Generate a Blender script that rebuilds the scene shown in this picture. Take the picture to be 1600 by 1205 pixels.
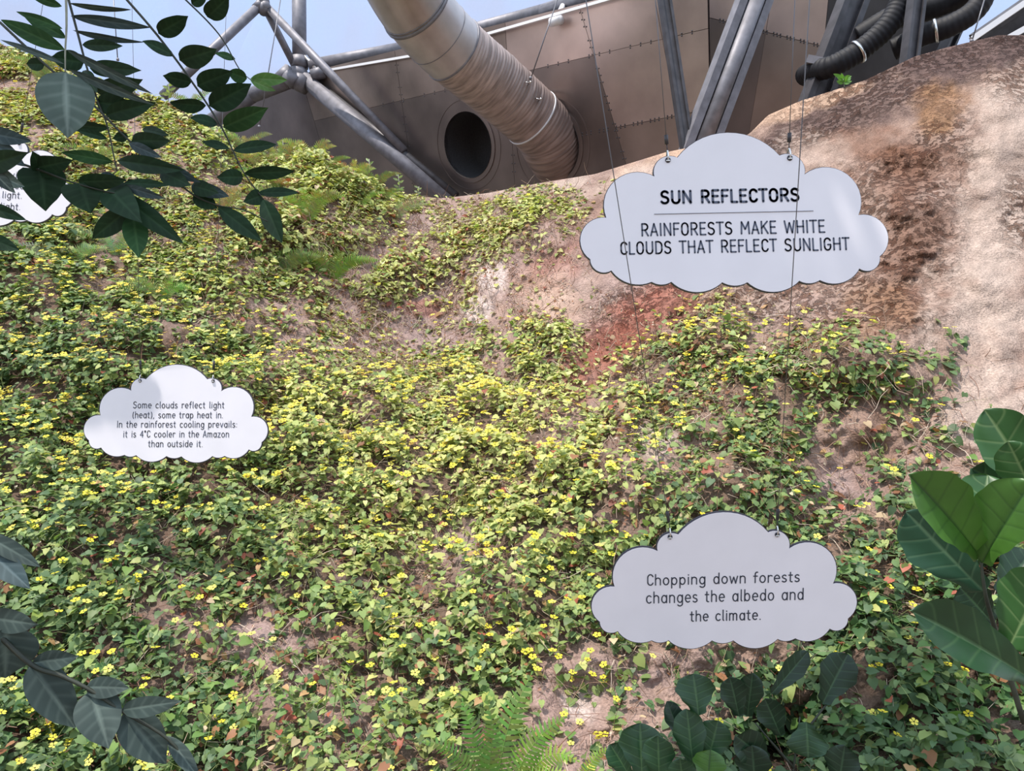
import bpy, bmesh, math, random
import numpy as np
from mathutils import Vector, Matrix, geometry as mgeo
PI = math.pi
rng = np.random.default_rng(7)
random.seed(7)
for o in list(bpy.data.objects): bpy.data.objects.remove(o)
S = bpy.context.scene
COL = S.collection
# ---------------------------------------------------------------- camera
F = 1200.0; PITCH = math.radians(5.0); CAM = Vector((0, 0, 2.2))
cd = bpy.data.cameras.new('camera'); cam = bpy.data.objects.new('camera', cd); COL.objects.link(cam)
cd.sensor_width = 36; cd.lens = 27; cd.clip_end = 300; cd.clip_start = 0.05
cam.location = CAM; cam.rotation_euler = (math.radians(95.0), 0, 0); S.camera = cam
# ---------------------------------------------------------------- world
w = bpy.data.worlds.new('sky'); S.world = w; w.use_nodes = True
nt = w.node_tree; nt.nodes.clear()
out = nt.nodes.new('ShaderNodeOutputWorld'); bg = nt.nodes.new('ShaderNodeBackground')
tc = nt.nodes.new('ShaderNodeTexCoord'); sp = nt.nodes.new('ShaderNodeSeparateXYZ'); cr = nt.nodes.new('ShaderNodeValToRGB')
mr = nt.nodes.new('ShaderNodeMapRange'); mr.inputs[1].default_value = -1; mr.inputs[2].default_value = 1
nt.links.new(tc.outputs['Generated'], sp.inputs[0]); nt.links.new(sp.outputs[2], mr.inputs[0]); nt.links.new(mr.outputs[0], cr.inputs[0])
e = cr.color_ramp.elements
e[0].position = 0.0; e[0].color = (.16, .15, .12, 1); e[1].position = 1.0; e[1].color = (.76, .85, 1.0, 1)
for p, c in ((.47, (.16, .15, .12, 1)), (.53, (.68, .70, .74, 1)), (.68, (.66, .80, 1.0, 1))):
    q = cr.color_ramp.elements.new(p); q.color = c
nt.links.new(cr.outputs[0], bg.inputs[0]); bg.inputs[1].default_value = 1.25
nt.links.new(bg.outputs[0], out.inputs[0])
# ---------------------------------------------------------------- sun
SUNV = Vector((-.33, -.24, .91)).normalized()
sl = bpy.data.lights.new('sun', 'SUN'); sl.energy = 4.0; sl.angle = math.radians(1.2); sl.color = (1.0, .93, .84)
so = bpy.data.objects.new('sun', sl); COL.objects.link(so); so.rotation_euler = SUNV.to_track_quat('Z', 'Y').to_euler(); so.location = SUNV*30
S.view_settings.view_transform = 'Standard'; S.view_settings.look = 'None'
S.view_settings.exposure = 0.32; S.view_settings.gamma = 1.0; S.view_settings.use_curve_mapping = False
# ---------------------------------------------------------------- helpers
cp, spn = math.cos(PITCH), math.sin(PITCH)
def W(px, py, d):
    u = (px-800)/F; v = (602.5-py)/F
    return Vector((u*d, (cp-v*spn)*d, 2.2+(spn+v*cp)*d))
def Wn(px, py, d):
    u = (px-800)/F; v = (602.5-py)/F
    return np.stack([u*d, (cp-v*spn)*d, 2.2+(spn+v*cp)*d], -1)
def tag(o, label=None, cat=None, group=None, kind=None):
    if label: o['label'] = label
    if cat: o['category'] = cat
    if group: o['group'] = group
    if kind: o['kind'] = kind
    return o
def empty(name, loc=(0, 0, 0), rot=(0, 0, 0)):
    o = bpy.data.objects.new(name, None); COL.objects.link(o); o.location = loc; o.rotation_euler = rot; o.empty_display_size = .1
    return o
def link(name, me, m=None, parent=None, smooth=False):
    o = bpy.data.objects.new(name, me); COL.objects.link(o)
    if m is not None and len(me.materials) == 0: me.materials.append(m)
    if parent is not None: o.parent = parent
    if smooth: me.shade_smooth()
    return o
def npmesh(name, V, faces=None, loops=None, sizes=None, col=None, smooth=False):
    """fast mesh: V (n,3); loops flat int array; sizes per-face int array; col (n,3) vertex colour"""
    me = bpy.data.meshes.new(name); V = np.asarray(V, np.float32)
    if faces is not None:
        sizes = np.array([len(f) for f in faces], np.int32); loops = np.concatenate([np.asarray(f, np.int32) for f in faces])
    me.vertices.add(len(V)); me.vertices.foreach_set('co', V.ravel())
    me.loops.add(len(loops)); me.loops.foreach_set('vertex_index', np.asarray(loops, np.int32))
    me.polygons.add(len(sizes)); st = np.concatenate([[0], np.cumsum(sizes)[:-1]]).astype(np.int32)
    me.polygons.foreach_set('loop_start', st); me.polygons.foreach_set('loop_total', np.asarray(sizes, np.int32))
    if col is not None:
        a = me.color_attributes.new('col', 'FLOAT_COLOR', 'POINT')
        c = np.ones((len(V), 4), np.float32); c[:, :3] = col; a.data.foreach_set('color', c.ravel())
    me.update(calc_edges=True); me.validate()
    if smooth: me.shade_smooth()
    return me
def frame(t, up=None):
    t = Vector(t).normalized(); a = Vector(up) if up else (Vector((0, 0, 1)) if abs(t.z) < .9 else Vector((1, 0, 0)))
    n = t.cross(a).normalized(); b = n.cross(t).normalized(); return n, b
def tube(pts, r, n=8, caps=True):
    """swept tube; r scalar or list. returns V, faces"""
    pts = [Vector(p) for p in pts]; V = []; Fc = []; m = len(pts)
    rr = [r]*m if np.isscalar(r) else list(r)
    prev = None
    for i, p in enumerate(pts):
        t = (pts[min(i+1, m-1)]-pts[max(i-1, 0)]).normalized()
        if prev is None: a, b = frame(t)
        else:
            a = (prev-t*prev.dot(t)).normalized(); b = a.cross(t)
        prev = a
        for k in range(n):
            an = 2*PI*k/n; V.append(p+(a*math.cos(an)+b*math.sin(an))*rr[i])
    for i in range(m-1):
        for k in range(n):
            k2 = (k+1) % n; Fc.append((i*n+k, i*n+k2, (i+1)*n+k2, (i+1)*n+k))
    if caps: Fc.append(tuple(range(n-1, -1, -1))); Fc.append(tuple(range((m-1)*n, m*n)))
    return V, Fc
def join(*parts):
    V = []; Fc = []
    for v, f in parts:
        o = len(V); V += list(v); Fc += [tuple(i+o for i in q) for q in f]
    return V, Fc
def mesh(name, vf, m, parent=None, smooth=True):
    me = bpy.data.meshes.new(name); me.from_pydata([tuple(v) for v in vf[0]], [], vf[1]); me.update()
    o = link(name, me, m, parent)
    if smooth: me.shade_smooth_by_angle(angle=math.radians(45)) if hasattr(me, 'shade_smooth_by_angle') else me.shade_smooth()
    return o
def smooth_obj(o, ang=40):
    try: o.data.set_sharp_from_angle(angle=math.radians(ang))
    except Exception: pass
def beam(a, b, wd, dp, up=None):
    a = Vector(a); b = Vector(b); n, bb = frame(b-a, up); V = []
    for p in (a, b):
        for s, q in ((-1, -1), (1, -1), (1, 1), (-1, 1)): V.append(p+n*s*wd/2+bb*q*dp/2)
    return V, [(0, 1, 2, 3), (7, 6, 5, 4), (0, 4, 5, 1), (1, 5, 6, 2), (2, 6, 7, 3), (3, 7, 4, 0)]
def spline(pts, k=6):
    P = [Vector(p) for p in pts]; P = [P[0]*2-P[1]]+P+[P[-1]*2-P[-2]]; out = []
    for i in range(1, len(P)-2):
        for j in range(k):
            t = j/k; a, b, c, d = P[i-1], P[i], P[i+1], P[i+2]
            out.append(.5*((2*b)+(c-a)*t+(2*a-5*b+4*c-d)*t*t+(3*b-a-3*c+d)*t**3))
    out.append(P[-2]); return out
# materials
def mat(name, col, rough=.6, metal=0, spec=.5, noise=None, bump=None, attr=False, trans=0, transcol=None, streak=None):
    """noise=(scale, amount, detail)  bump=(scale, strength, dist)"""
    m = bpy.data.materials.new(name); m.use_nodes = True; nt = m.node_tree; N = nt.nodes; L = nt.links
    bs = N['Principled BSDF']; bs.inputs['Roughness'].default_value = rough; bs.inputs['Metallic'].default_value = metal
    bs.inputs['Specular IOR Level'].default_value = spec
    if attr:
        a = N.new('ShaderNodeAttribute'); a.attribute_name = 'col'; src = a.outputs['Color']
    else:
        a = N.new('ShaderNodeRGB'); a.outputs[0].default_value = (*col, 1); src = a.outputs[0]
    if noise:
        tcn = N.new('ShaderNodeTexCoord'); mp = N.new('ShaderNodeMapping'); L.new(tcn.outputs['Object'], mp.inputs[0])
        if streak: mp.inputs['Scale'].default_value = streak
        nz = N.new('ShaderNodeTexNoise'); nz.inputs['Scale'].default_value = noise[0]; nz.inputs['Detail'].default_value = noise[2] if len(noise) > 2 else 4
        L.new(mp.outputs[0], nz.inputs['Vector'])
        r = N.new('ShaderNodeMapRange'); r.inputs[1].default_value = .3; r.inputs[2].default_value = .7; r.inputs[3].default_value = 1-noise[1]; r.inputs[4].default_value = 1+noise[1]
        L.new(nz.outputs[0], r.inputs[0])
        vm = N.new('ShaderNodeVectorMath'); vm.operation = 'SCALE'; L.new(src, vm.inputs[0]); L.new(r.outputs[0], vm.inputs['Scale']); src = vm.outputs[0]
    L.new(src, bs.inputs['Base Color'])
    if bump:
        nb = N.new('ShaderNodeTexNoise'); nb.inputs['Scale'].default_value = bump[0]; nb.inputs['Detail'].default_value = 5
        tcb = N.new('ShaderNodeTexCoord'); L.new(tcb.outputs['Object'], nb.inputs['Vector'])
        bp = N.new('ShaderNodeBump'); bp.inputs['Strength'].default_value = bump[1]; bp.inputs['Distance'].default_value = bump[2]
        L.new(nb.outputs[0], bp.inputs['Height']); L.new(bp.outputs[0], bs.inputs['Normal'])
    if trans:
        tr = N.new('ShaderNodeBsdfTranslucent'); mx = N.new('ShaderNodeMixShader'); mx.inputs[0].default_value = trans
        g = N.new('ShaderNodeVectorMath'); g.operation = 'MULTIPLY'; L.new(src, g.inputs[0]); g.inputs[1].default_value = transcol or (1.1, 1.25, .6)
        L.new(g.outputs[0], tr.inputs[0]); L.new(bs.outputs[0], mx.inputs[1]); L.new(tr.outputs[0], mx.inputs[2])
        L.new(mx.outputs[0], N['Material Output'].inputs[0])
    return m
M_leaf = mat('creeper_leaf', (0, 0, 0), .5, spec=.35, attr=True, trans=.28)
M_petal = mat('yellow_petal', (0, 0, 0), .6, spec=.2, attr=True, trans=.2, transcol=(1, 1, .6))
M_eye = mat('dark_flower_eye', (.03, .012, .01), .8)
M_dry = mat('dry_stem', (0, 0, 0), .8, spec=.15, attr=True)
M_steel = mat('galvanised_steel', (.20, .195, .22), .55, .35, noise=(6, .22, 6), bump=(40, .15, .01))
M_steel_dark = mat('weathered_dark_steel', (.065, .062, .07), .5, .4, noise=(5, .3, 6))
M_white_edge = mat('white_flashing', (.7, .7, .73), .5)
M_black = mat('black_rubber', (.016, .016, .02), .6, spec=.25, noise=(8, .3))
M_void = mat('dark_duct_lining', (.03, .03, .033), .8, noise=(30, .3))
M_wire = mat('steel_wire', (.16, .16, .18), .4, .6)
M_chrome = mat('bright_shackle', (.75, .75, .75), .25, 1.0)
M_ink = mat('slate_ink', (.088, .105, .16), .6)
M_ink2 = mat('dark_slate_ink', (.06, .07, .10), .6)
M_edge = mat('dark_board_edge', (.035, .035, .055), .5)
M_sign = mat('white_sign_face', (.86, .84, .90), .45, spec=.4, noise=(5, .025, 8))
# ---------------------------------------------------------------- noise (numpy)
def vnoise(x, y, seed=0):
    xi = np.floor(x).astype(np.int64); yi = np.floor(y).astype(np.int64); fx = x-xi; fy = y-yi
    fx = fx*fx*(3-2*fx); fy = fy*fy*(3-2*fy)
    def h(a, b):
        n = (a*374761393+b*668265263+seed*982451653) & 0x7fffffff
        n = ((n ^ (n >> 13))*1274126177) & 0x7fffffff
        return ((n ^ (n >> 16)) & 0xffff)/65535.0
    return (h(xi, yi)*(1-fx)+h(xi+1, yi)*fx)*(1-fy)+(h(xi, yi+1)*(1-fx)+h(xi+1, yi+1)*fx)*fy
def fbm(x, y, o=4, seed=0):
    s = 0; a = .5; t = 0
    for i in range(o): s = s+a*vnoise(x*2**i, y*2**i, seed+i*17); t += a; a *= .5
    return s/t-.5
# ================================================================= hill (terrain)
RIDGE = [(-700, -10), (-200, 25), (0, 68), (60, 92), (130, 122), (200, 142), (270, 162), (340, 202), (400, 238), (480, 258), (560, 284), (620, 304), (690, 310), (760, 302), (850, 285), (930, 272), (1040, 238), (1120, 222), (1170, 210), (1200, 180), (1250, 158), (1350, 126), (1430, 88), (1480, 74), (1560, 55), (1600, 55), (1800, 45), (2300, 60)]
DT = {-700: [(1500, 3.5), (1205, 4.2), (900, 5.4), (600, 7.4), (400, 9.2), (200, 11.7), (0, 14.5)],
 0: [(1500, 3.3), (1205, 3.9), (900, 5.0), (600, 6.9), (400, 8.6), (200, 11.0), (60, 13.5)],
 300: [(1500, 3.3), (1205, 3.9), (900, 5.1), (600, 7.1), (400, 9.2), (250, 11.0), (160, 12.5)],
 500: [(1500, 3.3), (1205, 3.9), (900, 5.2), (600, 7.6), (450, 9.4), (350, 10.6), (255, 12.0)],
 700: [(1500, 3.3), (1205, 4.0), (900, 5.3), (700, 6.7), (600, 8.2), (450, 10.2), (350, 11.4), (308, 12.7)],
 900: [(1500, 3.3), (1205, 3.9), (900, 5.2), (700, 6.4), (550, 8.0), (450, 9.1), (350, 10.3), (275, 11.8)],
 1150: [(1500, 3.2), (1205, 3.8), (900, 4.9), (700, 5.9), (550, 6.9), (400, 8.2), (300, 9.3), (210, 10.8)],
 1400: [(1500, 3.1), (1205, 3.7), (900, 4.6), (700, 5.6), (550, 6.2), (400, 7.4), (250, 8.8), (100, 10.4)],
 1600: [(1500, 3.1), (1205, 3.6), (900, 4.5), (700, 5.4), (500, 6.6), (300, 7.9), (150, 9.0), (55, 10.2)],
 2300: [(1500, 3.0), (1205, 3.5), (900, 4.3), (600, 5.7), (300, 7.4), (60, 9.2)]}
NX, NT, NB = 640, 520, 30
PXg = np.linspace(-700, 2300, NX); Tg = np.linspace(0, 1, NT)
rg = np.interp(PXg, [r[0] for r in RIDGE], [r[1] for r in RIDGE])
PX = np.repeat(PXg[:, None], NT, 1); PY = 1500+(rg[:, None]-1500)*Tg[None, :]
xs = sorted(DT); cols = []
for x in xs:
    t = sorted(DT[x]); a = [q[0] for q in t]; b = [q[1] for q in t]
    yy = PY; dv = np.interp(yy, a, b)
    sl_ = (b[0]-b[1])/(a[1]-a[0]); dv = np.where(yy < a[0], b[0]+(a[0]-yy)*sl_, dv); cols.append(dv)
cols = np.array(cols); xi = np.clip(np.searchsorted(xs, PXg)-1, 0, len(xs)-2); xa = np.array(xs)
f_ = np.clip((PXg-xa[xi])/(xa[xi+1]-xa[xi]), 0, 1); f_ = f_*f_*(3-2*f_)
D = cols[xi, np.arange(NX)]*(1-f_)[:, None]+cols[xi+1, np.arange(NX)]*f_[:, None]
def blur(A, s, ax):
    k = np.exp(-.5*(np.arange(-3*s, 3*s+1)/s)**2); k /= k.sum()
    pad = [(0, 0), (0, 0)]; pad[ax] = (3*s, 3*s); B = np.pad(A, pad, mode='edge')
    return np.apply_along_axis(lambda v: np.convolve(v, k, 'valid'), ax, B)
D = blur(D, 10, 0); D = blur(D, 7, 1)
# humps and hollows of the bank: (px, py, rx, ry, depth change in metres)
for (cx, cy, rx, ry, a) in [(600, 520, 130, 70, .45), (380, 430, 90, 110, -.35), (860, 540, 60, 45, -.35), (1330, 550, 90, 45, -.3), (1110, 530, 60, 50, -.2), (960, 600, 60, 40, .2),
   (700, 640, 160, 60, -.2), (690, 860, 60, 90, .12), (1300, 760, 70, 90, .2), (1040, 690, 40, 60, .12), (520, 860, 70, 60, -.15), (380, 950, 70, 40, .12), (780, 370, 90, 40, -.3), (640, 360, 60, 25, .25),
   (900, 1100, 60, 70, .12), (1100, 1060, 80, 40, .15), (760, 470, 50, 70, -.2), (1450, 280, 80, 160, -.25), (1560, 350, 60, 220, -.1), (1300, 330, 90, 60, .2), (200, 500, 150, 60, -.3), (100, 800, 120, 80, -.15), (440, 640, 60, 40, .15), (1380, 900, 60, 60, .08), (1180, 760, 60, 50, -.12), (640, 960, 200, 60, -.1), (1230, 1160, 90, 50, .5), (480, 330, 90, 60, -.3), (870, 330, 60, 30, -.15)]:
    D += a*np.exp(-((PX-cx)/rx)**2-((PY-cy)/ry)**2)
edge_fade = np.clip((1-Tg)*12, 0, 1)[None, :]
rock = 1/(1+np.exp(-((PX-930)/60+(420-PY)/200*0)))   # right side is bare sprayed rock
D += (fbm(PX/170, PY/110, 3, 3)*.55+fbm(PX/60, PY/45, 3, 5)*.22)*(D/7)*edge_fade
D += fbm(PX/16, PY/12, 3, 9)*.10*(1-.6*np.clip((PX-1450)/60, 0, 1))*(D/7)*np.clip(edge_fade, .15, 1)
def gm(x, y, rx, ry, a=0):
    a = math.radians(a); X = (PX-x)*math.cos(a)+(PY-y)*math.sin(a); Y = -(PX-x)*math.sin(a)+(PY-y)*math.cos(a); return np.exp(-((X/rx)**2+(Y/ry)**2)**1.5)
crust = np.zeros_like(PX)
for q in [(1400, 130, 190, 45, -22), (1250, 215, 110, 22, -25), (1390, 300, 110, 60, -20), (1420, 400, 75, 90, 10), (1360, 480, 120, 50, 0), (1120, 480, 170, 30, -10), (1300, 420, 90, 120, 0), (1470, 250, 50, 90, 10), (1180, 470, 90, 40, 0), (1590, 100, 60, 60, 0), (1590, 330, 30, 60, 0), (1000, 470, 90, 40, -30)]: crust = np.maximum(crust, gm(*q))
crust = np.clip(crust*(1.1+fbm(PX/40, PY/30, 3, 31)*2.2), 0, 1)
D += (vnoise(PX/8, PY/6, 77)-.5)*.05*crust
TV = Wn(PX, PY, D)
# back of the ridge: rolls over and falls away
back = []
for i in range(1, NB+1):
    s = 3.2*(i/NB)**1.4; q = TV[:, -1].copy(); q[:, 1] += s; q[:, 0] += s*(PXg-800)/F*.6; q[:, 2] -= .18*s+.22*s*s; back.append(q)
ALL = np.concatenate([TV, np.stack(back, 1)], 1); NTT = NT+NB
du = np.gradient(ALL, axis=0); dvv = np.gradient(ALL, axis=1); NRM = np.cross(du, dvv); NRM /= np.linalg.norm(NRM, axis=2, keepdims=True)+1e-9
NRM = NRM*np.sign(np.sum(NRM*np.array([0, -.6, .8]), 2, keepdims=True))
# ---- map grids: rows of 50 px (y = 25, 75 ...), columns of 50 px (x = 25, 75 ...)
DEN = """00000000000000000000000000000000
55400000000000000000000000000000
55555400000000000000000000000000
45555555000000000000000000000000
55655555770000000000000000000000
66666655778770000000000000000000
77766656887763256520000000000000
77766556775325753210000000000000
88866665774577411100000000000000
88887655433532311110013000000000
99888766342312347711577435330300
99999888543455547616775777874510
99999888886766777457765776544310
99999999999999988477466874234310
99999999999999999885556862133210
88999999999998889986667873245333
88999999899875578966888887467666
99988999999953699988888888888888
99988776785688999998888888888888
99987654368879999888888885788888
99988774457888997447423357689887
99888876555788885234236777789977
99999887765677885214356777789966
99999988776688874234567777889977
99999988776688874234567777889977""".split()
FLO = """00000000000000000000000000000000
32000000000000000000000000000000
33320000000000000000000000000000
23332221000000000000000000000000
12222111100000000000000000000000
33322111110000000000000000000000
44433221110000011100000000000000
44444332100000000000000000000000
56555432100000000000000000000000
77765433100001000000024000000000
67766544211001002200277214230100
66666655432233212201334444763200
66666666654556765223434354333210
66666665555568887434433344322110
66655544445558876554322332112110
66655554444545557645433331112221
55554444355433355555555433322222
55544433343322355655444444433332
55554433322222345655444433334432
55654432222333344444333322244433
55544443223333334322211111244433
55554433222233333212110122344333
66554333222222222322111022344433
66654433222222222321111122344443
66654433222222222321111122344443""".split()
HUE = """6666665555555555
6666665555555555
5555666555555555
3455667766555555
3345566765555555
2234455556555443
2334666776544433
3334456665443333
3333456554433332
2333344443333222
2223343343322222
2222333332111222
2222333332111222""".split()
DRY = """6644300000000000
6655400000000000
5554321000000000
3234554445660000
1123555555566000
1112455445974300
1111122123554555
1111222234344555
1112234322334443
1113433322333332
1123543334433222
1123433334211122
1123433334211122""".split()
def grid(rows):
    return np.array([[int(c) for c in r] for r in rows], float)
def samp(G, px, py, cell):
    h, w_ = G.shape; x = np.clip(px/cell-.5, 0, w_-1.001); y = np.clip(py/cell-.5, 0, h-1.001)
    xi = x.astype(int); yi = y.astype(int); fx = x-xi; fy = y-yi
    return (G[yi, xi]*(1-fx)+G[yi, xi+1]*fx)*(1-fy)+(G[yi+1, xi]*(1-fx)+G[yi+1, xi+1]*fx)*fy
DEN, FLO, HUE, DRY = grid(DEN), grid(FLO), grid(HUE), grid(DRY)
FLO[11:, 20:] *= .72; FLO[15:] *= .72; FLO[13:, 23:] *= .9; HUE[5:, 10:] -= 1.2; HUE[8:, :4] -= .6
for x_ in range(32):   # let the plants run up to the ridge row
    col_ = DEN[:, x_]; nz_ = np.nonzero(col_)[0]
    if len(nz_) and x_ < 14: col_[:nz_[0]] = col_[nz_[0]]; FLO[:nz_[0], x_] = FLO[nz_[0], x_]
# ---- ground colour
gc = np.zeros((NX, NTT, 3)); pxx = np.repeat(PXg[:, None], NTT, 1); pyy = np.concatenate([PY, np.repeat(PY[:, -1:], NB, 1)], 1)
soil = np.array([.33, .225, .195]); rockc = np.array([.30, .205, .165])
k = np.clip((pxx-850)/250, 0, 1)[..., None]; gc[:] = soil*(1-k)+rockc*k
def blob(cx, cy, rx, ry, ang, c, s, seed=0, pw=2):
    global gc
    a = math.radians(ang); X = (pxx-cx)*math.cos(a)+(pyy-cy)*math.sin(a); Y = -(pxx-cx)*math.sin(a)+(pyy-cy)*math.cos(a)
    d = (X/rx)**2+(Y/ry)**2+fbm(pxx/25, pyy/20, 4, seed+40)*2.2
    m = (np.clip(1.3-d, 0, 1)*s)[..., None]; gc = gc*(1-m)+np.array(c)*m
brown = (.16, .075, .045); dark = (.10, .062, .055); pale = (.45, .35, .295); cream = (.52, .35, .25); orange = (.24, .125, .06); red = (.27, .085, .055); mauve = (.31, .225, .21); white = (.60, .49, .45)
for b_ in [(1420, 130, 230, 50, -22, dark, .8, 1), (1530, 85, 120, 30, -10, dark, .9, 2), (1260, 195, 90, 30, -35, dark, .65, 3), (1200, 232, 90, 18, -25, dark, .8, 4), (1130, 200, 200, 18, -24, cream, .8, 5), (1260, 165, 100, 14, -20, cream, .8, 6), (1390, 280, 120, 45, -20, brown, .8, 7),
   (1470, 165, 50, 40, -40, orange, .8, 8), (1350, 225, 100, 28, 0, brown, .6, 15), (1320, 340, 90, 60, -40, pale, .35, 9), (1270, 235, 60, 35, 0, pale, .5, 10), (1430, 380, 70, 60, -40, brown, .65, 11), (1430, 470, 80, 60, 0, brown, .65, 12), (1380, 480, 60, 45, 0, orange, .45, 13),
   (1560, 300, 60, 190, 6, pale, .75, 14), (1530, 480, 90, 110, 4, pale, .8, 15), (1550, 640, 90, 70, 0, pale, .75, 16), (1590, 160, 40, 50, 0, pale, .6, 17), (1310, 520, 90, 30, -5, orange, .4, 18), (1230, 500, 70, 40, 0, mauve, .35, 19), (1180, 480, 60, 30, 0, pale, .35, 20), (1120, 470, 60, 20, -8, orange, .35, 21),  # tall pale blobs at right: light concrete, with the sun band put into colour
   (1000, 500, 150, 40, -35, red, .7, 22), (930, 560, 120, 45, -45, red, .6, 23), (830, 330, 110, 24, -20, brown, .35, 24), (980, 280, 110, 16, -20, pale, .7, 25), (880, 291, 60, 9, -15, pale, .8, 26), (780, 303, 60, 6, -5, pale, .5, 27), (860, 420, 60, 40, -30, red, .45, 28), (930, 330, 70, 40, -20, brown, .4, 29),
   (770, 440, 30, 32, -20, white, .9, 30), (745, 490, 24, 32, 0, white, .9, 31), (700, 350, 110, 25, -15, mauve, .6, 32), (640, 350, 60, 18, -10, mauve, .6, 33), (670, 520, 60, 40, 0, mauve, .7, 34), (690, 450, 50, 22, -30, mauve, .7, 35), (580, 500, 60, 50, 0, mauve, .5, 36), (670, 480, 45, 14, 0, red, .5, 37),
   (540, 540, 80, 50, 0, soil, .5, 38), (880, 450, 50, 35, -30, pale, .35, 39), (980, 440, 80, 25, -30, mauve, .35, 40), (1035, 690, 30, 40, -50, white, .75, 41), (1110, 600, 12, 40, 0, pale, .6, 42), (740, 860, 35, 60, 0, mauve, .7, 43), (730, 880, 16, 60, 0, white, .35, 44), (910, 1100, 30, 40, 0, white, .8, 45),
   (960, 1050, 60, 50, 0, mauve, .6, 46), (420, 990, 60, 40, 0, mauve, .7, 47), (530, 950, 40, 20, 0, mauve, .6, 48), (1320, 760, 60, 50, 0, mauve, .8, 49), (1370, 700, 40, 90, 0, brown, .35, 50), (1600, 1110, 40, 40, 0, white, .5, 51), (1070, 1050, 60, 30, 0, mauve, .5, 52), (850, 480, 60, 60, -30, cream, .35, 54)]:
    blob(*b_)
nn = (1+fbm(pxx/14, pyy/11, 4, 60)*.55+fbm(pxx/3.1, pyy/2.7, 2, 66)*.35)[..., None]; gc = gc*nn
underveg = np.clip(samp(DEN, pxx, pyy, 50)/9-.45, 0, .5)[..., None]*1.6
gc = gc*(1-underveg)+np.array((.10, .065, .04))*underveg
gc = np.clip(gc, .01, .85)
ii, jj = np.meshgrid(np.arange(NX-1), np.arange(NTT-1), indexing='ij'); a0 = (ii*NTT+jj).ravel()
lp = np.stack([a0, a0+NTT, a0+NTT+1, a0+1], 1).ravel()
M_hill = mat('sprayed_rock_and_soil', (0, 0, 0), .88, spec=.2, attr=True)
nt = M_hill.node_tree; N = nt.nodes; L = nt.links; bs = N['Principled BSDF']
tcn = N.new('ShaderNodeTexCoord'); at = [n for n in N if n.type == 'ATTRIBUTE'][0]; ca_ = N.new('ShaderNodeAttribute'); ca_.attribute_name = 'crust'
n1_ = N.new('ShaderNodeTexNoise'); n1_.inputs['Scale'].default_value = 13; n1_.inputs['Detail'].default_value = 7; n1_.inputs['Roughness'].default_value = .62; L.new(tcn.outputs['Object'], n1_.inputs['Vector'])
n2_ = N.new('ShaderNodeTexNoise'); n2_.inputs['Scale'].default_value = 60; n2_.inputs['Detail'].default_value = 5; L.new(tcn.outputs['Object'], n2_.inputs['Vector'])
def MR(src, a, b, c, d):
    r = N.new('ShaderNodeMapRange'); r.interpolation_type = 'SMOOTHSTEP'
    for k, v in zip((1, 2, 3, 4), (a, b, c, d)): r.inputs[k].default_value = v
    L.new(src, r.inputs[0]); return r.outputs[0]
def MU(a, b, op='MULTIPLY'):
    m = N.new('ShaderNodeMath'); m.operation = op
    for i, q in enumerate((a, b)):
        if isinstance(q, (int, float)): m.inputs[i].default_value = q
        else: L.new(q, m.inputs[i])
    return m.outputs[0]
patch = MR(n1_.outputs[0], .47, .56, 0, 1)
mixc = N.new('ShaderNodeMix'); mixc.data_type = 'RGBA'; mixc.blend_type = 'MULTIPLY'; mixc.inputs[7].default_value = (.40, .30, .25, 1)
L.new(MU(MU(patch, ca_.outputs['Fac']), .85), mixc.inputs[0]); L.new(at.outputs['Color'], mixc.inputs[6])
sc2 = N.new('ShaderNodeVectorMath'); sc2.operation = 'SCALE'; L.new(mixc.outputs[2], sc2.inputs[0]); L.new(MR(n2_.outputs[0], .3, .7, .78, 1.22), sc2.inputs['Scale']); L.new(sc2.outputs[0], bs.inputs['Base Color'])
hgt = MU(MU(MU(patch, -.028), MU(ca_.outputs['Fac'], .15, 'ADD')), MU(n2_.outputs[0], .016), 'ADD')
hgt = MU(hgt, MU(n1_.outputs[0], .03), 'ADD')
bp = N.new('ShaderNodeBump'); bp.inputs['Strength'].default_value = .9; bp.inputs['Distance'].default_value = 1.0; L.new(hgt, bp.inputs['Height']); L.new(bp.outputs[0], bs.inputs['Normal'])
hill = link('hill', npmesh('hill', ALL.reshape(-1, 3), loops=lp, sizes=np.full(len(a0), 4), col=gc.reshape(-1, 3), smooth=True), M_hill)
ca2 = hill.data.attributes.new('crust', 'FLOAT', 'POINT'); ca2.data.foreach_set('value', np.concatenate([crust, np.repeat(crust[:, -1:], NB, 1)], 1).reshape(-1).astype(np.float32))
tag(hill, 'steep bank of sprayed rock and brown soil rising behind the hanging signs', kind='structure')
# floor in front of and around the bank
M_floor = mat('brown_path', (.17, .13, .10), .9, noise=(3, .3, 8), bump=(30, .5, .02))
fl = mesh('floor', ([(-14, -12, -.15), (14, -12, -.15), (14, 20, -.15), (-14, 20, -.15), (-14, -12, -.35), (14, -12, -.35), (14, 20, -.35), (-14, 20, -.35)], [(0, 1, 2, 3), (7, 6, 5, 4), (0, 4, 5, 1), (1, 5, 6, 2), (2, 6, 7, 3), (3, 7, 4, 0)]), M_floor, smooth=False)
tag(fl, 'brown earth floor at the foot of the bank', kind='structure')
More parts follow.
